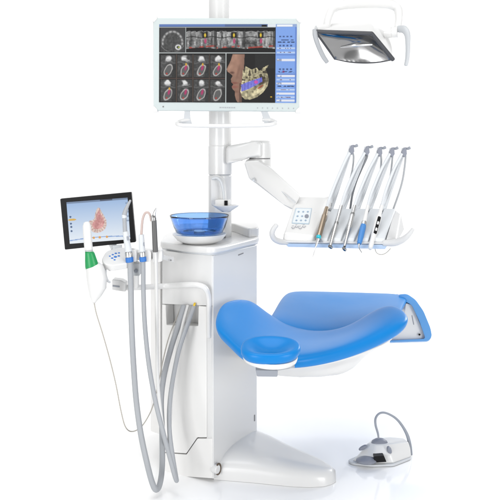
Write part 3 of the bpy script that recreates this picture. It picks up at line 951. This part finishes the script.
def strip(t0, t1, hw, lift, th):
    a, c = s0.lerp(s1, t0) + nf * lift, s0.lerp(s1, t1) + nf * lift
    u2 = Vector((0, 0))
    L = (c - a).length
    q = pts_round([Vector((-hw, 0)), Vector((hw, 0)), Vector((hw, L)), Vector((-hw, L))], hw * .7, 4)
    return extrude([a + sd * p.x + ax * p.y for p in q], -nf * th, 0)


bs = obj('button_strip', strip(.30, .70, .0056, .0116, .006), 'black', t)
obj('button', strip(.42, .49, .0034, .0122, .002), 'white', bs)
obj('button', strip(.57, .64, .0034, .0122, .002), 'white', bs)
obj('lens_cap', turned(s1 - ax * .002, s1 + ax * .005, [(0, .0062), (.5, .0072), (1, .005)]), 'dim', t)
hose_for(t, [s0, P(385.4, 192, 2.98), P(393.6, 170, 3.0), P(401.8, 154, 3.003)], .0054, 'pad')
hose_for(t, [P(405.4, 153, 3.006), P(405.4, 160, 3.02), P(403, 178, 3.03), P(399, 193, 3.03), P(393, 210, 3.03)], .0036, 'hose')
obj('lead', tube([P(374.5, 247, 2.85), P(376.5, 252.6, 2.84), P(381, 254.6, 2.84), P(386, 253, 2.85), P(390.5, 248.6, 2.87)], .0014, 8), 'cord', t)

# ------------------------------------------------------------------ assistant holder arm
AD = 2.86
ah = thing('assistant_holder', P(140, 262, AD), 'white holder arm with blue key symbols and hose clips, left of the cabinet', 'holder')
arm_pts = [on_face(121, 287.5, out=.01) + Vector((0, -.0, 0)), on_face(140, 287, out=.03), on_face(165, 286, out=.035), on_face(190, 284.6, out=.035), on_face(200, 285.6, out=.032), on_face(205.6, 289, out=.024), on_face(208.6, 298, out=.010), on_face(209, 318, out=.003), on_face(209, 337, out=.001)]
arm_pts[0] = P(118, 287.6, AD + .06)
arm_pts[1] = P(138, 287.4, AD + .07)
obj('support_arm', tube(arm_pts, [.0105, .0105, .0105, .0105, .0105, .0105, .0098, .0092, .0090], 16), 'white', ah)
obj('arm_hub', merge(prism([(112, 279.5), (121, 280.5), (125.5, 283), (125.5, 292), (112, 290)], AD + .03, .05, 1.2)), 'white', ah)
obj('hub_badge', prism([(112.6, 285), (119.5, 286), (119.5, 287.5), (112.6, 286.6)], AD + .0285, .004, .3, 0), 'grey', ah)
# key body
k0, k1, k2 = P(101.5, 259, AD - .03), P(129, 260.5, AD - .02), P(121, 246.6, AD + .07)
kn = (k1 - k0).cross(k2 - k0).normalized()
if kn.z < 0:
    kn = -kn


def on_keys(px, py, lift=0.0):
    o_ = Vector((0, -CAMD, CAMH))
    ray = P(px, py, 1.0) - o_
    return o_ + ray * ((k0 - o_).dot(kn) / ray.dot(kn)) + kn * lift


q = pts_round([Vector(p) for p in ((101.3, 259.5), (106, 251), (119, 247), (127.5, 247.6), (129, 260), (127.5, 263), (112, 265.4), (104, 263.6))], 3, 4)
obj('key_body', extrude([on_keys(p.x, p.y) for p in q], (0, 0.010, -0.022), 0.004), 'white', ah)
ic = []
for (x, y, w_, h_) in ((109.8, 256.2, 1.0, .55), (112.8, 254.7, 1.2, .65), (115.8, 253.4, 1.3, .7), (119.0, 253.0, 1.1, .6), (112.2, 258.2, 1.3, .7), (115.4, 256.9, 1.7, .95), (118.8, 256.0, 1.3, .7), (114.6, 259.9, 1.1, .6)):
    ic.append(extrude([on_keys(x + math.cos(a) * w_, y + math.sin(a) * h_, .0006) for a in np.linspace(0, 2 * math.pi, 13)[:-1]], -kn * .002, 0))
obj('key_symbols', merge(*ic), 'icon', ah)
obj('under_body', prism([(103.5, 264), (112, 266), (126, 263.6), (124, 268.4), (113, 269), (106, 268)], AD - .02, .05, 1.5), 'dim', ah)
# bridge between clips
obj('clip_bridge', hexa([P(127, 252, AD - .005), P(160.5, 253, AD + .01), P(160.5, 258.5, AD + .01), P(127, 261.5, AD - .005)],
                        [P(128, 249, AD + .04), P(160.5, 250, AD + .05), P(160.5, 256, AD + .05), P(128, 258, AD + .04)], .003), 'white', ah)
for x0, x1, ring_ in ((126.3, 136.5, True), (140.6, 151, True), (152.3, 162, False)):
    c0 = obj('clip', prism([(x0 + 1.2, 249.5), (x1 - .5, 250.4), (x1 + .4, 253), (x1, 261.6), (x0 + .6, 263), (x0, 252.5)], AD - .022 - .0, .045, 1.2), 'white', ah)
obj('pivot_block', prism([(132.5, 263.5), (139.5, 263.5), (139.5, 276), (132.5, 276)], AD + .01, .04, .8), 'dim', ah)
obj('pivot_dial', turned(P(136, 271, AD + .012), P(136, 271, AD), [(0, .007), (.8, .007), (1, .005)]), 'grey', ah)
obj('pivot_post', tube([P(136, 262, AD + .04), P(136, 276, AD + .05), P(136, 287, AD + .065)], .011, 14), 'white', ah)
obj('side_arm', hexa([P(160, 254.5, AD + .03), P(174, 257.5, AD + .12), P(174, 262.5, AD + .12), P(160, 259, AD + .03)],
                     [P(160, 253.5, AD + .05), P(174, 256.5, AD + .17), P(174, 261.5, AD + .17), P(160, 258.5, AD + .05)], .002), 'white', ah)
obj('arm_screw', turned(P(170.8, 260.2, AD + .085), P(170.8, 260.2, AD + .075), [(0, .0032), (1, .0032)]), 'gap', ah)
obj('scanner_cradle', tube([P(103, 266, AD - .03), P(105, 270, AD - .04), P(105.5, 275, AD - .045), P(107.5, 280.5, AD - .045), P(110, 282.4, AD - .04)], [.006, .006, .005, .005, .004], 12, flat=.7), 'dim', ah)
obj('cradle_ring', tube([P(99, 269, AD - .05), P(103, 267, AD - .04), P(108, 267.5, AD - .03), P(110.5, 270, AD - .03)], [.008, .009, .008, .006], 12), 'white', ah)

# ------------------------------------------------------------------ tablet
TD = 3.0
tab = thing('tablet', P(98, 247, TD), 'black framed tablet tilted slightly, showing a pink jaw scan, behind the green handpiece', 'tablet')
obj('casing', prism([(60, 198.8), (131.2, 192), (135.8, 242.2), (64.8, 249.8)], TD, .022, 1.2, .002), 'black', tab)
obj('mount', tube([P(112, 243, TD + .03), P(115, 250, TD + .03), P(118, 256, AD + .06)], .014, 14), 'dim', tab)
obj('mount_foot', prism([(112.5, 245.8), (121.5, 244.8), (121.5, 248.6), (112.5, 249.4)], TD - .012, .012, .5, .001), 'dim', tab)
wt, ht = 150, 106
yt, xt_ = np.mgrid[0:ht, 0:wt]
u, v_ = xt_ / (wt - 1), yt / (ht - 1)
im = np.zeros((ht, wt, 3))
top_c, bot_c = np.array((0.60, 0.71, 0.86)), np.array((0.90, 0.925, 0.95))
f = np.clip(v_ ** 0.9, 0, 1)[..., None]
im[:] = top_c * (1 - f) + bot_c * f
def tput(mask, col, a=1.0):
    m = np.clip(mask.astype(float) * a, 0, 1)[..., None]
    im[:] = im * (1 - m) + np.asarray(col) * m
tput(v_ < .045, (0.42, 0.48, 0.58), .8)
tput((v_ < .035) & (u > .55) & (u < .75), (0.2, 0.2, 0.25), .6)
def te(cx, cy, rx, ry, a=0.0):
    c, s = math.cos(a), math.sin(a)
    A_, B_ = (u - cx) * c + (v_ - cy) * s, -(u - cx) * s + (v_ - cy) * c
    return np.sqrt((A_ / rx) ** 2 + (B_ / ry) ** 2)
tn = rng.rand(ht, wt)
tn = (tn + np.roll(tn, 1, 0) + np.roll(tn, 1, 1) + np.roll(tn, (1, 1), (0, 1))) / 4
def tuv(zx, zy):
    px, py = 50 + zx / 3.846, 180 + zy / 3.846
    uu, vv = .5, .5
    for _ in range(6):
        uu = (px - 66.4 - 3.4 * vv) / 61.0
        vv = (py - 202.2 + 4.4 * uu) / 41.6
    return uu, vv


def tpoly(pts):
    pts = [tuv(*p) for p in pts]
    ins = np.zeros(u.shape, bool)
    for i in range(len(pts)):
        (x1, y1), (x2, y2) = pts[i], pts[(i + 1) % len(pts)]
        if y1 == y2:
            continue
        c = ((y1 > v_) != (y2 > v_)) & (u < (x2 - x1) * (v_ - y1) / (y2 - y1) + x1)
        ins ^= c
    return ins


jaw = tpoly([(184, 106), (191, 108), (197, 120), (208, 138), (217, 156), (219, 172), (212, 190), (196, 201), (178, 204), (163, 199), (156, 186), (150, 166), (152, 157), (162, 156), (170, 150), (173, 134), (178, 116)])
inn = tpoly([(186, 116), (194, 128), (206, 148), (210, 166), (203, 182), (186, 190), (170, 188), (162, 174), (166, 162), (176, 154), (179, 134)])
tn2 = (tn + np.roll(tn, 2, 0) + np.roll(tn, 2, 1) + np.roll(tn, (2, 2), (0, 1))) / 4
tput(jaw, (0.85, 0.77, 0.73))
tput(jaw & inn, (0.80, 0.58, 0.57))
im[:] = np.where(jaw[..., None], im + (tn2[..., None] - .5) * .5, im)
ju, jv = tuv(186, 168)
jang = np.arctan2((v_ - jv) * .68, u - ju)
tput(jaw & ~inn & (np.abs(np.sin(jang * 9)) < .35), (0.70, 0.52, 0.50), .8)
su, sv = tuv(184, 160)
tput(te(su, sv, .03, .17, .25) < 1, (0.70, 0.47, 0.47), .45)
tput((te(.07, .43, .07, .025) < 1), (0.85, 0.66, 0.25), .9)
for yv in (.36, .52, .60, .70):
    tput(te(.045, yv, .017, .024) < 1, (0.20, 0.30, 0.46), .85)
tput(np.abs(v_ - (.93 - .04 * np.cos((u - .5) * 3))) < .012, (0.45, 0.58, 0.80), .8)
for xv in (.40, .50, .62):
    tput(te(xv, .90, .02, .028) < 1, (0.88, 0.62, 0.30), .9)
tput((u > .955) & (np.sin(v_ * 60) > .4) & (v_ > .1) & (v_ < .6), (0.45, 0.52, 0.62), .6)
painted('screen', P(66.4, 202.2, TD - .0015), P(127.6, 197.6, TD - .0015), P(130.3, 239.2, TD - .0015), P(69.8, 243.8, TD - .0015), im, tab)

# ------------------------------------------------------------------ scanner (green and white)
SC = AD - .05
sc = thing('scanner_handpiece', P(98, 290, SC), 'white scanner handpiece with green neck and thin cord, in front of the tablet', 'scanner')
p0, p1, p2 = P(86.4, 224, SC - .02), P(89.5, 251, SC - .02), P(91.5, 262, SC - .02)


def sect(c, w_, h_, n=20):
    return [Vector(c) + Vector((math.cos(t) * w_, math.sin(t) * h_, 0)) for t in np.linspace(0, 2 * math.pi, n + 1)[:-1]]


wpx = lambda n: m_px(n, SC)
obj('tip', loft([sect(P(87, 221.6, SC - .02), wpx(1.2), .004), sect(P(86.8, 222.6, SC - .02), wpx(3.0), .008), sect(P(86.9, 226, SC - .02), wpx(4.2), .010), sect(P(87.4, 235, SC - .02), wpx(4.3), .011), sect(P(88.6, 248.6, SC - .02), wpx(4.2), .012), sect(P(88.8, 250.6, SC - .02), wpx(4.0), .012)]), 'white', sc, smooth=180)
obj('tip_ring', loft([sect(P(88.9, 250.4, SC - .02), wpx(4.1), .0122), sect(P(89.0, 251.4, SC - .02), wpx(4.1), .0122)]), 'dim', sc)
obj('neck', loft([sect(P(89.0, 251.2, SC - .02), wpx(3.9), .013), sect(P(89.8, 253, SC - .02), wpx(4.7), .014), sect(P(91.2, 261, SC - .02), wpx(6.2), .016), sect(P(92.2, 267, SC - .02), wpx(7.0), .018), sect(P(90.6, 271.5, SC - .02), wpx(4.2), .016)]), 'green', sc, smooth=180)
obj('body', loft([sect(P(94.8, 262.6, SC - .012), wpx(4.4), .012), sect(P(94.5, 264.6, SC - .015), wpx(7.85), .019), sect(P(95.3, 269, SC - .022), wpx(9.37), .0225), sect(P(96.8, 278, SC - .02), wpx(10.25), .023), sect(P(97.2, 288, SC - .02), wpx(9.16), .022), sect(P(95.6, 296, SC - .02), wpx(5.89), .017), sect(P(94.2, 301.5, SC - .02), wpx(2.4), .008), sect(P(94, 303, SC - .02), wpx(1.4), .005)]), 'white', sc, smooth=180)
cord = [P(94, 302, SC - .02), P(96.5, 314, SC - .02), P(103, 335, SC - .01), P(110, 360, AD - .03), P(116, 385, AD - .02), P(121, 411, AD - .01), P(125.5, 427, AD), P(132, 431.5, AD + .03), P(141, 427, AD + .06), P(149, 415, AD + .09), P(154, 402, AD + .12), P(159, 380, AD + .16), P(168, 340, AD + .17), P(181, 307, AD + .19)]
obj('cord', tube(cord, .0022, 8), 'cord', sc)

# ------------------------------------------------------------------ suction handpieces and syringe, with hoses
G_SUC = 'suction handpieces in the assistant holder'
HP = AD - .03
s = thing('suction_handpiece', P(131, 262, HP), 'large suction handpiece with grey slanted cannula, its thick grey hose looping to the floor', 'suction tube', G_SUC)
obj('cannula', tube([P(130.4, 200.4, HP + .0), P(127.2, 206.5, HP), P(124.6, 214, HP), P(124.6, 222, HP), P(125.2, 233, HP)], [.0038, .0062, .0085, .0070, .0078], 16), 'hose', s)
obj('cannula_band', tube([P(124.2, 215.2, HP), P(124.4, 217.4, HP)], .0088, 16, 2), 'pad', s)
obj('grip', turned(P(125.3, 231.5, HP), P(128.6, 251.5, HP), [(0, .0085), (.04, .0105), (.5, .0112), (.9, .0125), (1, .0125)]), 'pad', s)
obj('slider', prism([(126.6, 236.5), (128.4, 236.3), (129, 240.3), (127.2, 240.6)], HP - .0125, .004, .3, .0005), 'grey', s)
obj('collar', turned(P(128.6, 252, HP), P(129.2, 257, HP), [(0, .0128), (.1, .0136), (.9, .0136), (1, .0128)]), 'chrome', s)
obj('collar', turned(P(129.2, 257.2, HP), P(129.8, 262.2, HP), [(0, .0128), (.1, .0138), (.9, .0138), (1, .0120)]), 'icon', s)
rA = m_px(2.9, 2.86)
ha = [P(129, 250, HP), P(130, 262, HP), P(130.8, 285, HP + .01), P(131.2, 310, HP + .01), P(132.2, 340, HP), P(134, 372, HP), P(136.5, 403, HP), P(141, 435, HP - .01), P(147, 463, HP - .02), P(152, 482, HP - .01), P(156, 489.5, HP), P(159.8, 484, HP + .03), P(162.2, 465, HP + .06), P(162, 430, HP + .10), P(161.2, 400, HP + .12), P(164.2, 375, HP + .13), P(171, 348, HP + .14), P(178, 326, HP + .15), P(183.6, 306, HP + .175)]
obj('hose', tube(ha, rA, 16), 'hose', s)
s = thing('suction_handpiece', P(145, 262, HP), 'smaller suction handpiece with bent tan tube, its thinner grey hose hanging beside the large one', 'suction tube', G_SUC)
obj('cannula', tube([P(151, 221, HP + .01), P(150, 215, HP + .01), P(147.6, 212.4, HP + .01), P(144.6, 214, HP + .01), P(142.4, 221, HP + .005), P(141.2, 236, HP)], [.0032, .004, .0042, .0042, .0042, .0045], 12), 'tan', s)
obj('grip', turned(P(141.2, 234.5, HP), P(142.2, 251.5, HP), [(0, .0085), (.03, .0100), (.5, .0102), (.9, .0112), (1, .0112)]), 'pad', s)
obj('slider', prism([(143.2, 242.5), (144.6, 242.5), (144.6, 246), (143.2, 246)], HP - .0098, .004, .3, .0005), 'grey', s)
obj('collar', turned(P(142.3, 252, HP), P(142.7, 256.6, HP), [(0, .0115), (.1, .0122), (.9, .0122), (1, .0115)]), 'chrome', s)
obj('collar', turned(P(142.7, 256.8, HP), P(143.1, 261.6, HP), [(0, .0115), (.1, .0124), (.9, .0124), (1, .0105)]), 'icon', s)
rB = m_px(2.35, 2.86)
hbp = [P(142.4, 250, HP), P(143.2, 265, HP), P(143.4, 290, HP + .01), P(144.4, 318, HP + .01), P(146.6, 345, HP + .01), P(150, 372, HP), P(155.6, 402, HP - .01), P(162.5, 430, HP - .02), P(169.5, 456, HP - .02), P(174.6, 475, HP - .02), P(176.6, 480.5, HP), P(175.8, 476, HP + .03), P(172.4, 455, HP + .06), P(169.6, 432, HP + .08), P(169.4, 408, HP + .10), P(172.4, 382, HP + .11), P(179, 350, HP + .12), P(187, 326, HP + .13), P(194, 306, HP + .16)]
obj('hose', tube(hbp, rB, 16), 'hose', s)
obj('hose_end', tube([P(194.2, 305.2, HP + .150), P(194.8, 303.4, HP + .158)], rB * .5, 12, 2), 'yellow', s)
y = thing('air_syringe', P(156, 255, HP), 'dark grey air syringe with angled steel tip, rightmost in the assistant holder', 'syringe')
obj('handle', turned(P(154.0, 219.5, HP), P(155.4, 252, HP), [(0, .006), (.03, .0088), (.5, .0092), (.95, .0096), (1, .009)]), 'darkgrey', y)
obj('head', tube([P(153.8, 220.5, HP), P(153.6, 217.4, HP), P(153.8, 215.4, HP)], [.009, .0085, .006], 14), 'steel', y)
obj('lever', prism([(151, 217), (152.6, 215.4), (152.6, 221), (151.2, 222)], HP - .008, .012, .4, .001), 'chrome', y)
obj('tip', tube([P(154, 216.4, HP), P(154.6, 212.4, HP), P(156.4, 208.2, HP)], [.006, .0045, .0025], 12), 'chrome', y)
hc_ = [P(155.3, 251, HP), P(156, 265, HP + .01), P(156.6, 300, HP + .04), P(157, 340, HP + .07), P(158, 385, HP + .07), P(162.5, 425, HP + .06), P(167.5, 445, HP + .07), P(170, 425, HP + .11), P(171.6, 395, HP + .125), P(176, 360, HP + .13), P(182, 328, HP + .145), P(187.8, 305.5, HP + .175)]
obj('hose', tube(hc_, m_px(1.75, 2.9), 14), 'hosewhite', y)

# ------------------------------------------------------------------ dental chair
ch = thing('dental_chair', P(300, 476, 3.05) * 1.0, 'bright blue upholstered reclined dental chair on white shell, beside the white cabinet', 'dental chair')

def Q(px, py, d):
    return P(px, py, d * 0.93)


def prismq(px, d, thick, r=0.0, b=0.003, seg=3):
    return prism(px, d * 0.93, thick, r, b, seg)


cols = [
    [(215, 328, 2.93), (212.5, 319, 2.99), (215, 309, 3.08), (221, 301.5, 3.17)],
    [(227, 337.5, 2.88), (225.5, 326, 2.95), (229, 309, 3.12), (234, 294.6, 3.27)],
    [(241, 353.5, 2.80), (243, 342, 2.89), (250, 316, 3.11), (252, 294.2, 3.29)],
    [(262, 358, 2.76), (265, 349, 2.84), (269, 331, 3.07), (266, 308, 3.29)],
    [(296, 359, 2.75), (298, 350.5, 2.83), (300, 340.5, 3.05), (296, 325, 3.25)],
    [(326, 354.5, 2.80), (328, 346.5, 2.87), (329, 339, 3.05), (326, 328, 3.17)],
    [(358, 346.5, 2.87), (360, 337, 2.93), (357, 328.5, 3.07), (352, 322, 3.17)],
    [(390, 333, 2.96), (391, 321.5, 3.01), (384, 310.5, 3.11), (375, 305, 3.20)],
    [(409, 320, 3.03), (412, 314, 3.08), (406, 306, 3.15), (393, 301, 3.22)],
]
top = [[Q(*cols[c][r]) for c in range(9)] for r in range(4)]
obj('backrest', cushion(top, 0.046, 0.016), 'leather', ch, sub=3)
# seat, rising away from the backrest, and its fold over the knee
srows = [
    [(262, 318, 3.17), (298, 331, 3.17), (335, 334, 3.17), (372, 326, 3.17), (402, 322, 3.17)],
    [(270, 310, 3.31), (302, 318, 3.31), (335, 321, 3.31), (370, 314, 3.31), (402, 308, 3.31)],
    [(276, 298, 3.56), (306, 301, 3.56), (338, 304, 3.56), (373, 302, 3.56), (407, 299, 3.56)],
    [(285, 287.5, 3.80), (312, 287.5, 3.80), (345, 288, 3.80), (380, 289.5, 3.80), (411, 291.5, 3.80)],
    [(291, 297, 3.92), (315, 297, 3.92), (345, 298, 3.92), (380, 299, 3.92), (410, 301, 3.92)],
]
st = [[Q(*p) for p in row] for row in srows]
obj('seat', cushion(st, 0.05, 0.01), 'leather', ch, sub=3)
legpx = [(398, 294.4), (407, 293.8), (415.5, 299.6), (423.5, 311), (430.5, 328), (432, 336.5), (428.5, 341), (390, 342.2), (390, 340.4), (425.6, 338.8), (419.3, 321), (411.6, 304.6), (401, 299.5)]
lq = pts_round([Vector(p) for p in legpx], 3.0, 4)
obj('leg_rest', hexa([Q(p.x, p.y, 3.68) for p in lq], [Q(p.x - .3, p.y + 1.0, 3.98) for p in lq], 0.006, 3), 'leather2', ch)
ec = obj('side_cover', prismq([(406, 303), (412.3, 305), (426.6, 339.2), (388, 340.6), (396, 330), (404, 318)], 3.70, 0.22, 1.2, .002), 'white', ch)
obj('cover_bolt', turned(Q(419.5, 334.6, 3.705), Q(419.5, 334.6, 3.688), [(0, .0042), (1, .0042)]), 'black', ec)
obj('cover_slit', tube([Q(412, 315.5, 3.699), Q(413.8, 324.5, 3.699)], .0016, 8), 'grey', ec)
# shell under the backrest
def outl(scale_pts, dz=0):
    return [Q(x, yv, d) + Vector((0, 0, dz)) for x, yv, d in scale_pts]
sh_top = outl([(247, 356, 2.86), (262, 364, 2.80), (296, 365.5, 2.79), (326, 361.5, 2.835), (358, 353.5, 2.905), (388, 341.5, 2.99), (400, 334, 3.08), (392, 330, 3.2), (350, 338, 3.2), (300, 338, 3.2), (258, 336, 3.15), (246, 340, 3.0)])
sh_mid = outl([(248, 358, 2.87), (263, 367, 2.815), (296, 369, 2.805), (326, 365, 2.85), (358, 357, 2.92), (386, 345, 3.0), (396, 339, 3.08), (390, 334, 3.2), (350, 342, 3.2), (300, 342, 3.2), (258, 341, 3.15), (247, 346, 3.0)])
sh_low = outl([(250, 362, 2.93), (268, 370, 2.90), (300, 372, 2.90), (326, 370, 2.92), (350, 364, 2.96), (362, 357, 3.02), (366, 352, 3.08), (360, 350, 3.18), (340, 352, 3.2), (300, 352, 3.2), (258, 348, 3.15), (250, 352, 3.02)])
sh_bot = outl([(255, 374, 2.96), (268, 380.5, 2.95), (300, 382, 2.95), (324, 382, 2.96), (344, 381, 2.98), (352, 379, 3.03), (350, 369, 3.08), (345, 364, 3.16), (335, 364, 3.2), (300, 364, 3.2), (262, 360, 3.15), (256, 364, 3.04)])
obj('shell', loft([sh_top, sh_mid, sh_low, sh_bot]), 'white', ch, sub=2)
lp = [P(250, 348, 3.26), P(258, 350, 3.1), Q(272, 355, 3.16), Q(296, 362, 3.06)]
obj('lift_arm', tube(lp, [0.042, 0.042, 0.042], 16), 'white', ch)
# head rest
hz = Q(270.6, 348.4, 2.64)
loops = []
tilt = Matrix.Rotation(math.radians(3), 3, 'Y') @ Matrix.Rotation(math.radians(13), 3, 'X')
prof_h = [(0.30, -0.024), (0.74, -0.025), (0.91, -0.020), (0.985, -0.010), (1.0, 0.0), (0.97, 0.008), (0.90, 0.0115), (0.80, 0.0115), (0.66, 0.0075), (0.50, 0.0015), (0.34, -0.004), (0.18, -0.007), (0.02, -0.008)]
for (k_, z_) in prof_h:
    l = []
    for tt in np.linspace(0, 2 * math.pi, 41)[:-1]:
        c_, s_ = math.cos(tt), math.sin(tt)
        sx_ = math.copysign(abs(c_) ** 0.85, c_)
        sy_ = math.copysign(abs(s_) ** 0.85, s_)
        l.append(hz + tilt @ Vector((0.0907 * k_ * sx_, 0.064 * k_ * sy_ * (1.05 - 0.06 * c_), z_ + 0.006 * c_ * k_)))
    loops.append(l)
hp_ = obj('headrest', loft(loops), 'leather', ch, smooth=180)
loops = []
for (k_, z_) in ((0.60, -0.042), (0.80, -0.041), (0.90, -0.036), (0.93, -0.026), (0.92, -0.020)):
    loops.append([hz + tilt @ Vector((0.0907 * k_ * math.cos(t), 0.068 * k_ * math.sin(t), z_)) for t in np.linspace(0, 2 * math.pi, 41)[:-1]])
obj('headrest_shell', loft(loops), 'white', hp_, smooth=60)
lt = obj('headrest_latch', prismq([(255.5, 370), (278, 370.5), (277.5, 377), (257, 376.8)], 2.62, 0.05, 1.2, .002), 'grey', hp_)
obj('neck_arm', hexa([Q(268, 368, 2.67), Q(290, 364, 2.67), Q(290, 368.5, 2.67), Q(270, 372, 2.67)], [Q(268, 364, 2.9), Q(300, 362, 2.9), Q(300, 367, 2.9), Q(270, 368, 2.9)], .003), 'hose', hp_)
# floor base
def halfsec(x, df, db, h, p=3.2, n=22):
    yf, yb = df - CAMD, db - CAMD
    cx_ = (yf + yb) / 2
    hw = (yb - yf) / 2
    out = []
    for t in np.linspace(0, math.pi, n):
        c_, s_ = math.cos(t), math.sin(t)
        out.append((cx_ - hw * math.copysign(abs(c_) ** (2 / p), c_), h * abs(s_) ** (2 / p)))
    X_ = (x - 250) / FOC
    return [Vector((X_ * 3.0, a, max(0.001, b))) for a, b in out]
secs = [halfsec(214, 2.985, 3.42, .090), halfsec(232, 2.972, 3.40, .096), halfsec(252, 2.958, 3.34, .094), halfsec(272, 2.940, 3.27, .084), halfsec(290, 2.925, 3.19, .074),
        halfsec(308, 2.918, 3.12, .066), halfsec(322, 2.925, 3.07, .058, 2.8), halfsec(330, 2.942, 3.035, .048, 2.4), halfsec(335, 2.965, 3.012, .034, 2.2)]
obj('floor_base', loft(secs), 'white', ch, smooth=70)
# ------------------------------------------------------------------ foot control
fc = thing('foot_control', Vector((P(380, 0, 3.16).x, 0.16, 0)), 'low white foot control with slate buttons and arched carry handle on the floor', 'foot pedal')
F = lambda x, y, z: Vector((P(380, 0, 3.16).x + x, 0.16 + y, z))


def fpt(px, py, z):
    """photo pixel on the level z"""
    d = (CAMH - z) * FOC / (py - HOR)
    return P(px, py, d)


pl = [fpt(347.5, 461, .006), fpt(352, 464, .006), fpt(372, 466, .006), fpt(394, 465.4, .006), fpt(411.5, 458.6, .006), fpt(410, 452, .006), fpt(392, 450, .006), fpt(368, 452, .006)]
obj('base_plate', plan([(p.x, p.y) for p in pl], 0.002, 0.010, 0.012, .002), 'dim', fc)
low = [fpt(351, 461.2, .009), fpt(373, 464, .009), fpt(394, 463.6, .009), fpt(411.3, 457.4, .009), fpt(410, 451, .009), fpt(391, 449, .009), fpt(369, 450.4, .009)]
mid = [P(357, 456, 3.14), P(373.5, 455.5, 3.115), P(391, 455, 3.115), P(410.5, 449, 3.19), P(408.5, 446, 3.28), P(391, 443, 3.28), P(368, 446, 3.25)]
tp = [P(367, 443, 3.18), P(375.5, 444.5, 3.15), P(388, 444, 3.15), P(408.5, 441.5, 3.19), P(404, 438.2, 3.26), P(390, 436.6, 3.26), P(374, 438, 3.23)]


lowp, midp, topp = low, mid, tp
bmf = loft([lowp, midp, topp])
bev(bmf, 0.007, 3, 12)
obj('body', bmf, 'white', fc)
obj('pedal', loft([[fpt(366, 458.2, .026) + Vector((math.cos(t) * w_, math.sin(t) * w_ * .75 - .012, h_)) for t in np.linspace(0, 2 * math.pi, 29)[:-1]] for w_, h_ in ((.036, -.010), (.041, -.005), (.039, .0), (.028, .006), (.01, .009))]), 'slate', fc)
obj('pedal_gap', prism([(374, 456.4), (384, 455.8), (386.6, 462), (374.4, 462.8)], 3.094, .03, .8, .001), 'black', fc)
obj('top_button', loft([[P(379.5, 441.6, 3.18) + Vector((math.cos(t) * w_ * 1.05, math.sin(t) * w_ * .8, h_)) for t in np.linspace(0, 2 * math.pi, 29)[:-1]] for w_, h_ in ((.030, -.014), (.032, -.006), (.028, .003), (.016, .011), (.004, .013))]), 'slate', fc)


def pill(px, py, d, w_, h_, rot, th=.02):
    c0 = P(px, py, d)
    out = []
    for k, zz in ((1.0, 0.0), (0.98, -0.4), (0.75, -0.9), (0.3, -1.0)):
        out.append([c0 + Vector((math.cos(t) * w_ * k * math.cos(rot) - math.sin(t) * h_ * k * math.sin(rot), zz * th, math.cos(t) * w_ * k * math.sin(rot) + math.sin(t) * h_ * k * math.cos(rot))) for t in np.linspace(0, 2 * math.pi, 25)[:-1]])
    return loft(out)


obj('side_button', pill(389.2, 449.8, 3.128, .009, .016, .35, .010), 'slate', fc)
obj('side_button', merge(pill(363.0, 447.4, 3.150, .019, .0075, .5, .010), pill(364.6, 445.9, 3.152, .006, .005, .4, .010)), 'slate', fc)
arc = [P(378.6, 438, 3.16), P(377.8, 433, 3.16), P(375.6, 425, 3.16), P(375.6, 418.5, 3.17), P(378.6, 414, 3.18), P(383.5, 412.6, 3.19), P(390, 414.6, 3.20), P(397, 419.4, 3.21), P(403, 427, 3.22), P(407.6, 436, 3.22), P(410, 446, 3.22), P(411, 454.5, 3.22)]
obj('carry_handle', tube(arc, [.0034, .0042, .0045, .0045, .0042, .0042, .0044, .0047, .0054, .0066, .0070, .0062], 14), 'grey', fc)
